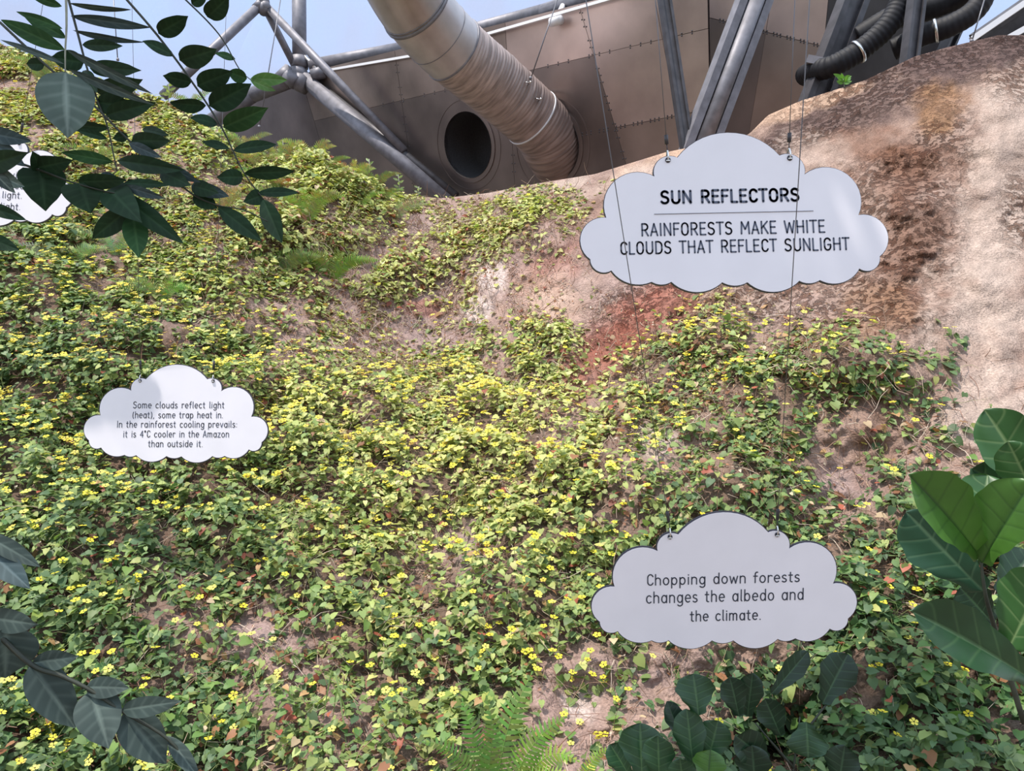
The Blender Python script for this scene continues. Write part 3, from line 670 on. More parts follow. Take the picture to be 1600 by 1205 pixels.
t5 = tubes('roof_tube', 'thick pale tube arching along the top edge of the metal wall', [((485, 104, D2), (640, 75, 20.5)), ((640, 75, 20.5), (850, 20, 17.5)), ((850, 20, 17.5), (1010, -32, 15.5))], .19, group=G)
t6 = tubes('roof_tube', 'dark tube running from the joint cluster down left behind the leafy ridge', [((462, 122, D2), (395, 148, D2+.6)), ((395, 148, D2+.6), (330, 190, D2+1)), ((330, 190, D2+1), (270, 250, D2+1.4))], .21, group=G)
t7 = tubes('roof_tube', 'thick mottled tube from the joint cluster down right to the foot of the metal wall', [((474, 122, D2), (705, 318, 18.3))], .20, M_steel, group=G)
t8 = tubes('roof_tube', 'thin dark rod lying just above the thick mottled slanting tube', [((508, 140, D2-.2), (712, 306, 18.2))], .10, M_steel_dark, group=G)
t9 = tubes('roof_tube', 'short white stub bracing the pale arching tube to the wall flashing', [((880, 8, 17.0), (868, 34, dA(868, 34)-.2))], .06, M_white_edge, group=G)
mesh('tube_foot', off(tube([W(861, 35, dA(861, 35)-.2), W(877, 31, dA(877, 31)-.2)], .09, 10), Vector(t9.location)), M_white_edge, t9)
j1 = empty('ball_joint', W(411, 3, 20)); tag(j1, 'small ball joint where three tubes meet at the top', 'steel joint', 'joints of the roof frame')
def sph(c, r, n=14):
    V = []; Fc = []
    for i in range(n+1):
        th = PI*i/n
        for k in range(n): V.append(Vector(c)+Vector((math.sin(th)*math.cos(2*PI*k/n), math.sin(th)*math.sin(2*PI*k/n), math.cos(th)))*r)
    for i in range(n):
        for k in range(n): Fc.append((i*n+k, (i+1)*n+k, (i+1)*n+(k+1) % n, i*n+(k+1) % n))
    return V, Fc
mesh('ball', sph((0, 0, 0), .17), M_steel, j1)
b1 = Vector(j1.location)
for q in ((400, 14), (418, 16), (413, 20)): mesh('socket', off(tube([b1, W(q[0], q[1], 19.9)], .13, 12), b1), M_steel, j1)
j2 = empty('tube_joint', W(466, 117, D2)); tag(j2, 'large joint cluster of bolted stubs at the corner of the metal wall', 'steel joint', 'joints of the roof frame')
b2 = Vector(j2.location)
mesh('hub', off(join(sph(b2, .27), tube([W(458, 124, D2-.1), W(480, 134, D2-.1)], .25, 12)), b2), M_steel, j2)
for a, b, r in (((449, 118, D2-.2), (462, 130, D2-.25), .19), ((488, 118, D2-.25), (507, 112, D2-.3), .16), ((455, 112, D2), (440, 126, D2-.1), .24), ((468, 90, D2), (468, 106, D2), .24), ((476, 88, D2-.1), (494, 108, D2-.15), .05), ((482, 86, D2-.1), (500, 105, D2-.15), .04)):
    mesh('stub', off(tube([W(*a), W(*b)], r, 12), b2), M_steel if r > .06 else M_chrome, j2)
# ---------------------------------------------------------------- posts and slanted beams on the right
def hbeam(A, B, wd, dp, up, tf=.03, tw=.05):
    A = Vector(A); B = Vector(B); n, bb = frame(B-A, up)
    return join(beam(A+n*wd/2, B+n*wd/2, tf, dp, up), beam(A-n*wd/2, B-n*wd/2, tf, dp, up), beam(A, B, wd, tw, up))
def member(name, label, a, b, wpx, m, kind='h', cat='steel beam', dp=.25):
    A, B = W(*a), W(*b); o = empty(name, A); tag(o, label, cat, 'steel members on the metal wall'); wd = wpx/F*(a[2]+b[2])/2
    if kind == 'h': mesh('web', off(beam(A, B, wd, .05, NB_), A), m, o, smooth=False)
    n, bb = frame(B-A, NB_)
    if kind == 'h':
        for s in (-1, 1): mesh('flange', off(beam(A+n*s*wd/2, B+n*s*wd/2, wd*.30, dp, NB_), A), m, o, smooth=False)
    return o, A, B, wd
o, A, B, wd = member('upright_post', 'narrow dark post standing against the metal wall left of the slanted beams', (1034, -30, 12.6), (1078, 260, 12.3), 15, M_steel_dark, cat='steel post', dp=.12)
o, A, B, wd = member('slanted_beam', 'broad slanted double beam with an inner tube, behind the top of the title sign', (1190, -30, 12.6), (1085, 250, 12.4), 42, M_steel, dp=.2)
mesh('inner_tube', off(tube([A+NB_*.08, B+NB_*.08], .13, 12), A), M_steel, o)
o, A, B, wd = member('slanted_beam', 'dark slanted channel beam right of the broad double beam', (1345, -30, 12.7), (1258, 200, 12.2), 34, M_steel_dark, dp=.22)
mesh('bracket', off(beam(W(1262, 95, 12.3), W(1290, 101, 12.2), .12, .3, NB_), A), M_steel, o, smooth=False)
member('upright_post', 'dark post between the two black hoses near the top right', (1436, -30, 11.6), (1418, 120, 11.4), 19, M_steel_dark, cat='steel post', dp=.15)
member('edge_beam', 'dark edge beam bordering the bright glazing gap at the top right', (1503, 22, 12.4), (1462, 112, 12.2), 12, M_steel_dark, dp=.2)
o, A, B, wd = member('roof_rail', 'dark roof rail with a white lip at the far upper right, beyond the rock', (1700, -40, 14), (1530, 78, 14), 40, M_steel_dark, cat='steel rail', dp=.25)
mesh('lip', off(beam(W(1690, -56, 13.7), W(1518, 62, 13.7), .07, .1), A), M_white_edge, o, smooth=False)
mesh('lower_lip', off(beam(W(1700, -10, 13.7), W(1560, 68, 13.7), .05, .1), A), M_white_edge, o, smooth=False)
# ---------------------------------------------------------------- black hoses
def hose(label, pts, r, rib=.07, bands=()):
    pl = spline([W(*p) for p in pts], 26); o = empty('flexible_hose', pl[0]); tag(o, label, 'hose', 'black hoses'); b = Vector(pl[0])
    acc = 0; rr = []
    for i, p in enumerate(pl):
        if i: acc += (p-pl[i-1]).length
        rr.append(r*(1+.5*rib*math.sin(acc*2*PI/.075)))
    mesh('tubing', off(tube(pl, rr, 18), b), M_black, o)
    for k in bands:
        k = min(k, len(pl)-2); d = (pl[k+1]-pl[k]).normalized(); mesh('band', off(ring(pl[k], d, r*.9, r*1.14, .04, 24), b), M_chrome, o)
hose('black ribbed hose with a bright clamp, curving up from the dark slanted beam', [(1258, 118, 12.75), (1275, 110, 12.3), (1302, 103, 12.0), (1345, 78, 11.9), (1385, 42, 11.8), (1408, 0, 11.8), (1418, -50, 11.8)], .165, bands=(74,))
hose('thick black hose sagging below the glazing gap at the top right', [(1395, 78, 12.2), (1440, 56, 12.0), (1490, 38, 11.8), (1528, 10, 11.7), (1548, -40, 11.7)], .165, .03, bands=(36,))
hose('black hose highest at the top right, in front of the dark panels', [(1340, 60, 12.6), (1400, 26, 12.4), (1460, 10, 12.2), (1530, -22, 12.0)], .19, .03)
# ---------------------------------------------------------------- thin wires hanging across the wall
def wire(label, pts, r=.006, m=M_wire, name='suspension_wire'):
    b = W(*pts[0]); o = empty(name, b); tag(o, label, 'wire', 'thin wires under the roof'); mesh('strand', off(tube([W(*p) for p in pts], r, 5), b), m, o)
    mesh('end_ferrule', off(tube([W(*pts[-1]), W(pts[-1][0], pts[-1][1]-4, pts[-1][2])], r*2.5, 6), b), M_steel, o); return o
wire('thin wire from the duct clip up to the pale arching tube', [(874, -10, d0*.9), (829, 124, d0*.9)], .012)
wire('pale string hanging between the roof tubes and the leafy ridge at left', [(440, -10, 13), (405, 200, 13)], .009)
wire('thin wire across the glazing left of the bare top ball joint', [(177, -10, 13), (184, 95, 13)], .009)
wire('short thin wire in the bright glazing gap at the top right', [(1541, -10, 11), (1518, 66, 11)], .010)
# ---------------------------------------------------------------- glazing cushions under the sky
M_film = bpy.data.materials.new('milky_roof_film'); M_film.use_nodes = True; nt = M_film.node_tree; N = nt.nodes; L = nt.links
N.remove(N['Principled BSDF']); tr = N.new('ShaderNodeBsdfTransparent'); tl = N.new('ShaderNodeBsdfTranslucent'); df = N.new('ShaderNodeBsdfDiffuse'); gl = N.new('ShaderNodeBsdfGlossy')
tr.inputs[0].default_value = (.52, .62, .80, 1); tl.inputs[0].default_value = (.78, .76, .92, 1); df.inputs[0].default_value = (.70, .70, .80, 1); gl.inputs['Roughness'].default_value = .15
m1, m2, m3 = N.new('ShaderNodeMixShader'), N.new('ShaderNodeMixShader'), N.new('ShaderNodeMixShader')
nz = N.new('ShaderNodeTexNoise'); nz.inputs['Scale'].default_value = .45; nz.inputs['Detail'].default_value = 5; tcn = N.new('ShaderNodeTexCoord'); L.new(tcn.outputs['Object'], nz.inputs['Vector'])
r_ = N.new('ShaderNodeMapRange'); r_.inputs[1].default_value = .35; r_.inputs[2].default_value = .68; r_.inputs[3].default_value = .30; r_.inputs[4].default_value = .75; L.new(nz.outputs[0], r_.inputs[0])
m1.inputs[0].default_value = .3; L.new(tl.outputs[0], m1.inputs[1]); L.new(df.outputs[0], m1.inputs[2])
L.new(r_.outputs[0], m2.inputs[0]); L.new(tr.outputs[0], m2.inputs[1]); L.new(m1.outputs[0], m2.inputs[2])
m3.inputs[0].default_value = .06; L.new(m2.outputs[0], m3.inputs[1]); L.new(gl.outputs[0], m3.inputs[2]); L.new(m3.outputs[0], N['Material Output'].inputs[0])
def cushion(name, label, quad, bulge=.6, n=14):
    """inflated film panel between four corner points"""
    q = [W(*c) for c in quad]; nn_ = (q[1]-q[0]).cross(q[3]-q[0]).normalized(); nn_ = nn_ if nn_.y > 0 else -nn_; V = []
    for i in range(n+1):
        for j in range(n+1):
            s, t = i/n, j/n; p = q[0]*(1-s)*(1-t)+q[1]*s*(1-t)+q[2]*s*t+q[3]*(1-s)*t; V.append(p+nn_*bulge*16*s*(1-s)*t*(1-t)*.6-q[0])
    Fc = [(i*(n+1)+j, (i+1)*(n+1)+j, (i+1)*(n+1)+j+1, i*(n+1)+j+1) for i in range(n) for j in range(n)]
    o = mesh(name, (V, Fc), M_film); o.location = q[0]; tag(o, label, kind='structure'); return o
cushion('window_1', 'milky roof glazing cushion at the upper left above the leafy ridge', [(-900, 500, 26), (260, 330, 26), (410, 3, 25), (-900, -350, 25)])
cushion('window_2', 'bluish roof glazing cushion between the ball joint and the metal wall', [(260, 330, 26), (470, 150, 25), (470, -160, 24), (410, 3, 25)], .2)
cushion('window_3', 'blue roof glazing cushion left of the air duct', [(470, 150, 25), (1010, 0, 20), (760, -400, 20), (470, -160, 24)], .5)
cushion('window_4', 'pale roof glazing cushion in the gap at the far upper right', [(1380, 160, 18), (1700, 190, 18), (1750, -200, 18), (1440, -200, 18)], .4)
# seams of the film
for i, (a, b) in enumerate((((413, 6, 24.0), (340, 150, 24.0)), ((413, 6, 24), (300, 60, 24)), ((640, 70, 22), (560, -20, 22)), ((540, 80, 22), (640, 10, 22)))):
    pass
# ================================================================= hanging cloud signs
A_ = [((530, 165), (770, 45)), ((1005, 155), (1095, 168)), ((1118, 245), (1335, 263)), ((1360, 438), (1492, 530)), ((1450, 632), (1432, 683)), ((1355, 688), (1275, 753)), ((1172, 742), (1125, 757)), ((1078, 745), (960, 797)), ((840, 752), (783, 768)), ((725, 752), (608, 798)), ((492, 750), (447, 763)), ((402, 750), (300, 757)), ((218, 697), (150, 697)), ((122, 645), (78, 540)), ((198, 450), (225, 290)), ((423, 255), (445, 177))]
def arc3(a, m, b, n):
    ax_, ay = a; bx, by = m; cx, cy = b; d = 2*(ax_*(by-cy)+bx*(cy-ay)+cx*(ay-by))
    ux = ((ax_**2+ay**2)*(by-cy)+(bx**2+by**2)*(cy-ay)+(cx**2+cy**2)*(ay-by))/d; uy = ((ax_**2+ay**2)*(cx-bx)+(bx**2+by**2)*(ax_-cx)+(cx**2+cy**2)*(bx-ax_))/d
    r = math.hypot(ax_-ux, ay-uy); t0 = math.atan2(ay-uy, ax_-ux); t1 = math.atan2(cy-uy, cx-ux); tm = math.atan2(by-uy, bx-ux)
    up = (t1-t0) % (2*PI); um = (tm-t0) % (2*PI)
    if um > up: up -= 2*PI
    return [(ux+r*math.cos(t0+up*i/n), uy+r*math.sin(t0+up*i/n)) for i in range(n)]
OUT = []
for i, (c, m) in enumerate(A_): OUT += arc3(c, m, A_[(i+1) % 16][0], 14)
ca, sa = math.cos(math.radians(1.2)), math.sin(math.radians(1.2))
def norm(x, y):      # de-rotate and scale so the board is 1 wide, centre 0, y up
    x, y = x-785, y-425; return ((x*ca-y*sa)/1417, -(x*sa+y*ca)/1417)
OUT = [norm(*p) for p in OUT]; HOLES = [norm(486, 172), norm(1052, 162)]
def offset_loop(pts, d):
    n = len(pts); r = []
    for i in range(n):
        a, b, c = pts[i-1], pts[i], pts[(i+1) % n]
        tx, ty = c[0]-a[0], c[1]-a[1]; l = math.hypot(tx, ty)+1e-9; r.append((b[0]-ty/l*d, b[1]+tx/l*d))
    return r
ar2 = sum(OUT[i-1][0]*OUT[i][1]-OUT[i][0]*OUT[i-1][1] for i in range(len(OUT)))
SG = -1 if ar2 > 0 else 1      # outward offset sign
def slab(loop, y0, y1, sc_, bevel=0):
    n = len(loop); V = [Vector((p[0]*sc_, y0, p[1]*sc_)) for p in loop]+[Vector((p[0]*sc_, y1, p[1]*sc_)) for p in loop]
    tess = mgeo.tessellate_polygon([[Vector((p[0], p[1], 0)) for p in loop]])
    Fc = [tuple(t) for t in tess]+[tuple(i+n for i in reversed(t)) for t in tess]+[(i, (i+1) % n, n+(i+1) % n, n+i) for i in range(n)]
    return V, Fc
# ---- rounded single-stroke lettering; glyph = (advance, [strokes]); 's' prefix = smooth spline
def C(cx, cy, rx, ry, a0, a1, n=12): return [(cx+rx*math.cos(math.radians(a0+(a1-a0)*i/n)), cy+ry*math.sin(math.radians(a0+(a1-a0)*i/n))) for i in range(n+1)]
x_ = .66; o_ = .21; oy = .33
G_ = {
 'S': (.52, [C(.26, .76, .20, .24, 25, 250, 12)[:-1]+[(.26, .52)]+C(.24, .26, .22, .26, 75, -155, 12)]), 'U': (.56, [[(.06, 1), (.06, .28)]+C(.28, .27, .22, .27, 180, 360)+[(.50, 1)]]),
 'N': (.56, [[(.06, 0), (.06, 1), (.50, 0), (.50, 1)]]), 'R': (.52, [[(.06, 0), (.06, 1), (.24, 1)]+C(.26, .74, .20, .26, 90, -90)+[(.06, .48)], [(.26, .48), (.48, 0)]]),
 'E': (.46, [[(.42, 1), (.06, 1), (.06, 0), (.43, 0)], [(.06, .52), (.37, .52)]]), 'F': (.44, [[(.42, 1), (.06, 1), (.06, 0)], [(.06, .52), (.36, .52)]]), 'L': (.42, [[(.06, 1), (.06, 0), (.40, 0)]]),
 'C': (.50, [C(.28, .70, .21, .30, 20, 180)+C(.28, .30, .21, .30, 180, 340)]), 'T': (.48, [[(0, 1), (.48, 1)], [(.24, 1), (.24, 0)]]), 'O': (.56, [C(.28, .68, .22, .32, 0, 180)+C(.28, .32, .22, .32, 180, 360)+[(.50, .68)]]),
 'A': (.54, [[(.03, 0), (.27, 1), (.51, 0)], [(.11, .32), (.43, .32)]]), 'I': (.16, [[(.08, 0), (.08, 1)]]), 'M': (.66, [[(.05, 0), (.08, 1), (.33, .38), (.58, 1), (.61, 0)]]), 'K': (.52, [[(.06, 0), (.06, 1)], [(.48, 1), (.07, .46)], [(.20, .62), (.50, 0)]]),
 'W': (.74, [[(.02, 1), (.18, 0), (.37, .85), (.56, 0), (.72, 1)]]), 'H': (.56, [[(.06, 0), (.06, 1)], [(.50, 0), (.50, 1)], [(.06, .52), (.50, .52)]]), 'D': (.54, [[(.06, 0), (.06, 1), (.20, 1)]+C(.22, .66, .27, .34, 90, 0)+C(.22, .34, .27, .34, 0, -90)+[(.06, 0)]]),
 'G': (.56, [C(.28, .70, .22, .30, 20, 180)+C(.28, .30, .22, .30, 180, 360)+[(.50, .46), (.30, .46)]]),
 'o': (.52, [C(.26, oy, o_, oy, 0, 360, 16)]), 'c': (.46, [C(.26, oy, o_, oy, 45, 315, 14)]), 'e': (.50, [[(.05, .35), (.46, .35)]+C(.26, oy+.01, .205, oy, 5, 310, 14)]),
 'm': (.76, [[(.06, 0), (.06, x_)], C(.22, .48, .15, .18, 170, 0, 8)+[(.37, 0)], C(.52, .48, .15, .18, 170, 0, 8)+[(.67, 0)]]), 'n': (.50, [[(.06, 0), (.06, x_)], C(.25, .44, .19, .22, 170, 0, 8)+[(.44, 0)]]),
 'h': (.50, [[(.06, 0), (.06, 1)], C(.25, .44, .19, .22, 170, 0, 8)+[(.44, 0)]]), 'r': (.36, [[(.06, 0), (.06, x_)], C(.24, .46, .18, .19, 170, 50, 7)]), 'l': (.18, [[(.08, 1), (.08, .08), (.13, 0)]]), 'i': (.16, [[(.08, 0), (.08, x_)], [(.08, .88), (.08, .90)]]),
 'u': (.50, [[(.06, x_), (.06, .22)]+C(.25, .22, .19, .22, 180, 350, 8), [(.44, x_), (.44, 0)]]), 'd': (.52, [C(.26, oy, .20, oy, 0, 360, 16), [(.46, 1), (.46, 0)]]), 'b': (.52, [C(.26, oy, .20, oy, 0, 360, 16), [(.06, 1), (.06, 0)]]),
 'a': (.52, [C(.26, oy, .20, oy, 0, 360, 16), [(.46, x_), (.46, 0)]]), 'p': (.52, [C(.26, oy, .20, oy, 0, 360, 16), [(.06, x_), (.06, -.32)]]), 'g': (.52, [C(.26, oy, .20, oy, 0, 360, 16), [(.46, x_), (.46, -.12)]+C(.26, -.12, .20, .20, 0, -150, 8)]),
 's': (.42, [C(.21, .50, .15, .16, 35, 250, 8)[:-1]+C(.20, .165, .17, .165, 80, -150, 8)]), 'f': (.34, [C(.28, .80, .14, .20, 70, 180, 6)+[(.14, 0)], [(.02, .62), (.30, .62)]]), 't': (.34, [[(.14, .90), (.14, .14)]+C(.25, .13, .11, .13, 180, 290, 5), [(.01, .64), (.29, .64)]]),
 'v': (.46, [[(.03, x_), (.23, 0), (.43, x_)]]), 'w': (.66, [[(.03, x_), (.17, 0), (.33, .58), (.49, 0), (.63, x_)]]), 'z': (.44, [[(.04, x_), (.39, x_), (.04, 0), (.41, 0)]]), 'y': (.46, [[(.03, x_), (.24, .02)], [(.44, x_), (.14, -.32)]]),
 '4': (.50, [[(.36, 0), (.36, .98), (.04, .30), (.48, .30)]]), 'º': (.26, [C(.12, .88, .085, .12, 0, 360, 10)]), '.': (.18, [[(.07, .02), (.07, .03)]]), ',': (.18, [[(.10, .04), (.05, -.14)]]), ':': (.18, [[(.08, .06), (.08, .07)], [(.08, .55), (.08, .56)]]),
 '(': (.26, [C(.34, .42, .27, .62, 125, 235, 8)]), ')': (.26, [C(-.08, .42, .27, .62, 55, -55, 8)]), ' ': (.34, [])}
def textwidth(s, ls): return sum(G_[c][0]+ls for c in s)-ls
def lettering(s, cx, by, h, wk, parent, m, ls=.13, width=None, y=-.0135):
    """one line of writing as thin raised strokes, centred on cx, baseline by, capital height h"""
    wn = textwidth(s, ls); sx = (width/wn) if width else h; V = []; Fc = []; x = -wn/2
    for ch in s:
        adv, st = G_[ch]
        for line in st:
            pts = [(cx+(x+p[0])*sx, by+p[1]*h) for p in line]
            for i, p in enumerate(pts):
                b = len(V); V += [Vector((p[0]+wk/2*math.cos(2*PI*k/10), y, p[1]+wk/2*math.sin(2*PI*k/10))) for k in range(10)]; Fc.append(tuple(range(b, b+10)))
                if i+1 < len(pts):
                    q = pts[i+1]; l = math.hypot(q[0]-p[0], q[1]-p[1])
                    if l < 1e-6: continue
                    nx, nz_ = -(q[1]-p[1])/l*wk/2, (q[0]-p[0])/l*wk/2; b = len(V)
                    V += [Vector((p[0]+nx, y, p[1]+nz_)), Vector((q[0]+nx, y, q[1]+nz_)), Vector((q[0]-nx, y, q[1]-nz_)), Vector((p[0]-nx, y, p[1]-nz_))]; Fc.append((b, b+1, b+2, b+3))
        x += adv+ls
    return tag(mesh('lettering', (V, Fc), m, parent, smooth=False), kind='stuff')
def cloud(label, cx, cy, wpx, roll, edge, wires, lines, ink, wd=1.2, yaw=0, swivel=.055, wr=.0016, lean=0):
    d = wd*F/wpx; c = W(cx, cy, d); o = empty('cloud_sign', c, (math.radians(lean), math.radians(-roll), math.radians(yaw))); tag(o, label, 'sign', 'cloud-shaped signs')
    MI = (Matrix.Translation(c) @ o.rotation_euler.to_matrix().to_4x4()).inverted()
    back = offset_loop(OUT, SG*edge/wd)
    mesh('edge_band', slab(back, .004, -.009, wd), M_edge, o, smooth=False)
    mesh('face_panel', slab(OUT, .000, -.012, wd), M_sign, o, smooth=False)
    for i, hl in enumerate(HOLES):
        hx, hz = hl[0]*wd, hl[1]*wd
        mesh('eyelet', off(ring(Vector((hx, -.0125, hz-.004)), Vector((0, -1, 0)), .0035, .011, .002, 14), Vector()), M_edge, o)
        sh = [Vector((hx, -.016, hz-.008)), Vector((hx, -.022, hz+.012)), Vector((hx, -.010, hz+.035)), Vector((hx, .008, hz+.018)), Vector((hx, .010, hz-.004))]
        sk = mesh('shackle', tube(spline(sh, 5), .0032, 8), M_chrome, o)
        mesh('pin', tube([Vector((hx-.008, -.018, hz-.008)), Vector((hx+.008, -.018, hz-.008))], .003, 6), M_chrome, sk)
        a = Vector((hx, -.008, hz+.033)); top = MI @ W(*wires[i]); top = a+(top-a)*1.25; dr = (top-a).normalized()
        mesh('swivel', join(tube([a, a+dr*swivel*.5], .002, 6), tube([a+dr*swivel*.5, a+dr*swivel*1.15], .0075, 10)), M_steel_dark, o)
        mesh('hanging_wire', tube([a+dr*swivel*1.1, top], wr, 6), M_wire, o)
    for (s, x, b, h, wk, width) in lines:
        if s == '_': mesh('rule', beam(Vector((x-width/2, -.0135, b)), Vector((x+width/2, -.0135, b)), wk, .001, (0, 0, 1)), ink, o, smooth=False)
        else: lettering(s, x, b, h, wk, o, ink, width=width)
    return o
u1 = 1.2/1417   # metres per unit of the zoomed tracing
def ln(s, xa, xb, base, cap, wk, cx0=785, cy0=425, u=u1): return (s, ((xa+xb)/2-cx0)*u, -(base-cy0)*u, cap*u, wk*u, (xb-xa)*u)
cloud('large cloud sign headed SUN REFLECTORS, highest on the right in front of the rock', 880+785/2.963, 190+425/2.963, 478, 1.2, .0028, [(1024, 0, 2.95), (1242, 0, 2.95)],
      [ln('SUN REFLECTORS', 451, 1091, 376, 57, 11.5), ('_', 0, -.001, 0, .0032, 735*u1), ln('RAINFORESTS MAKE WHITE', 356, 1201, 527, 56, 7.5), ln('CLOUDS THAT REFLECT SUNLIGHT', 256, 1308, 611, 55, 7.5)], M_ink)
u2 = 1.2/1430
cloud('small sunlit cloud sign reading Some clouds reflect light, hung at the left over the creeper', 120+787/5, 550+483/5, 286, 0, .0055, [(206, 0, 4.7), (354, 0, 4.7)],
      [ln(s, a, b, y, 50, 5.5, 787, 483, u2) for s, a, b, y in (('Some clouds reflect light', 446, 1156, 440, ), ('(heat), some trap heat in.', 443, 1150, 517), ('In the rainforest cooling prevails:', 326, 1262, 590), ('it is 4ºC cooler in the Amazon', 378, 1200, 666), ('than outside it.', 575, 1000, 741))], M_ink, swivel=.085)
u3 = 1.2/1423
cloud('grey shaded cloud sign reading Chopping down forests, lowest on the right', 900+806/3.478, 762+507/3.478, 415, 1.35, .0042, [(925, 60, 2.25), (1265, 0, 2.2)],
      [ln(s, a, b, y, cap, 6.5, 806, 507, u3) for s, a, b, y, cap in (('Chopping down forests', 388, 1205, 515, 58), ('changes the albedo and', 383, 1228, 615, 62), ('the climate.', 620, 1003, 722, 58))], M_ink2, swivel=.09, lean=12)
cloud('white cloud sign cut off by the left picture edge, partly behind dangling leaves', -30, 275, 298, -2, .0042, [(-90, 0, 4.5), (68, 0, 4.5)],
      [ln(s, a, b, y, 50, 5.5, 787, 483, u2) for s, a, b, y in (('reflectivity', 760, 1140, 495), ('surface', 880, 1130, 577), ('reflects light.', 700, 1122, 650), ('absorbs light.', 690, 1118, 738))], M_ink, swivel=.085)
# ================================================================= large-leaved plants near the camera
M_big = mat('broad_leaf', (0, 0, 0), .42, spec=.5, attr=True, trans=.10, transcol=(1.2, 1.6, .5), noise=(25, .10, 4))
M_dull = mat('dull_leaflet', (0, 0, 0), .6, spec=.22, attr=True, trans=.05, noise=(30, .10, 4))
M_stem = mat('green_brown_stem', (.022, .028, .018), .6, noise=(40, .3))
M_stem_pale = mat('pale_stem', (.26, .28, .22), .6, noise=(40, .2))
def prof(kind, t):
    if kind == 'ovate': return max(0, math.sin(PI*min(1, t**.80)))**.72*(1-.08*t)*(1.0 if t < .8 else 1-.45*((t-.8)/.2))
    if kind == 'lance': return max(0, math.sin(PI*t**.90))**.85
    if kind == 'heart': return max(0, math.sin(PI*min(1, (t*.93+.07)**.56)))**.75*(1.0 if t < .75 else 1-.35*((t-.75)/.25))
    if kind == 'fiddle': 
        a = .34+.66*(1/(1+math.exp(-(t-.36)*10))); return a*(min(1, t/.07)**.5)*(max(0, 1-((t-.66)/.34)**1.9) if t > .66 else 1)**.62*(1+.05*math.sin(t*23))
def leaf_me(name, base, tip, width, kind, roll, droop, fold, wave, col, vein, nL=16, nW=8, nv=6, m=None, parent=None, sd=0, vw=.10, lv=.35):
    base, tip = Vector(base), Vector(tip); L_ = (tip-base).length; t_ = (tip-base).normalized(); view = (CAM-base).normalized()
    sdir = t_.cross(view).normalized(); nrm__ = sdir.cross(t_).normalized(); 
    if nrm__.dot(view) < 0: nrm__ = -nrm__
    R_ = Matrix.Rotation(math.radians(roll), 3, t_); sdir, nz2 = R_ @ sdir, R_ @ nrm__
    V = []; C_ = []; wv = width/2/max(.35, math.cos(math.radians(roll)))
    for i in range(nL+1):
        t = i/nL
        for j in range(nW+1):
            s = -1+2*j/nW; lat = abs(s); wt_ = prof(kind, min(1, t+.17*lat*math.sin(PI*t)**.6))*wv
            tp = t+.17*lat*math.sin(PI*t)**.6; ph = t*nv; fr = abs((ph % 1)-.5)*2   # 1 at a vein
            isv = max(max(0, 1-lat*wt_/(wv*vw+1e-6)), (max(0, (fr-.80)/.2))*lv if .05 < t < .95 else 0)
            z = fold*lat*wt_-droop*L_*(tp**2)*1.0+droop*L_*tp+wave*wv*math.sin(t*9+sd+s*1.5)*lat*lat+(-.018*isv*wv)+.05*wv*fold*0
            V.append(base+t_*(L_*min(1, tp))+sdir*(s*wt_)+nz2*z); k = min(1, isv)*(1 if lat < .92 else .5)
            sh = 1+.14*math.sin(sd*3+t*5+s*2)
            C_.append([(c*(1-k)+v*k)*sh for c, v in zip(col, vein)])
    lo = []
    for i in range(nL):
        for j in range(nW): a = i*(nW+1)+j; lo += [a, a+1, a+nW+2, a+nW+1]
    o0 = Vector(parent.location) if parent else Vector()
    me = npmesh(name, np.array([tuple(v-o0) for v in V]), loops=np.array(lo), sizes=np.full(nL*nW, 4), col=np.array(C_), smooth=True)
    return link(name, me, m or M_big, parent)
def stem(o, pts, r, m, name='stem'):
    pl = spline([W(*p) for p in pts], 5); n = len(pl); mesh(name, off(tube(pl, [r*(1-.55*i/(n-1)) for i in range(n)], 7), Vector(o.location)), m, o); return pl
def branch(label, stemp, leaves, d, r=.0026, group='branches hanging in at the upper left', smat=None):
    """leaves: (bx,by, tx,ty, width px, kind, roll, colour key)"""
    o = empty('hanging_branch', W(*stemp[0])); tag(o, label, 'branch', group); stem(o, stemp, r, smat or M_stem)
    for i, (bx, by, tx, ty, wpx, kd, roll, ck) in enumerate(leaves):
        col, vn = LC[ck]; q = random.uniform(-.03, .03); ln_ = math.hypot(tx-bx, ty-by)
        lf = leaf_me('leaflet', W(bx, by, d+.004*(i % 3)), W(tx, ty, d+q-.02), wpx*d/F, kd, roll, random.uniform(.04, .14), random.uniform(.10, .30), .05, col, vn, 24, 12, 6, M_dull, o, sd=i*1.7, vw=.06)
        a = Vector(W(bx, by, d+.004*(i % 3)))
    return o
LC = {'d': ((.010, .034, .014), (.024, .06, .028)), 'm': ((.020, .065, .020), (.045, .11, .04)), 'l': ((.10, .22, .06), (.18, .30, .12)), 'g': ((.085, .125, .112), (.20, .26, .24)), 'b': ((.040, .066, .072), (.09, .13, .14)), 's': ((.040, .060, .055), (.10, .135, .12))}
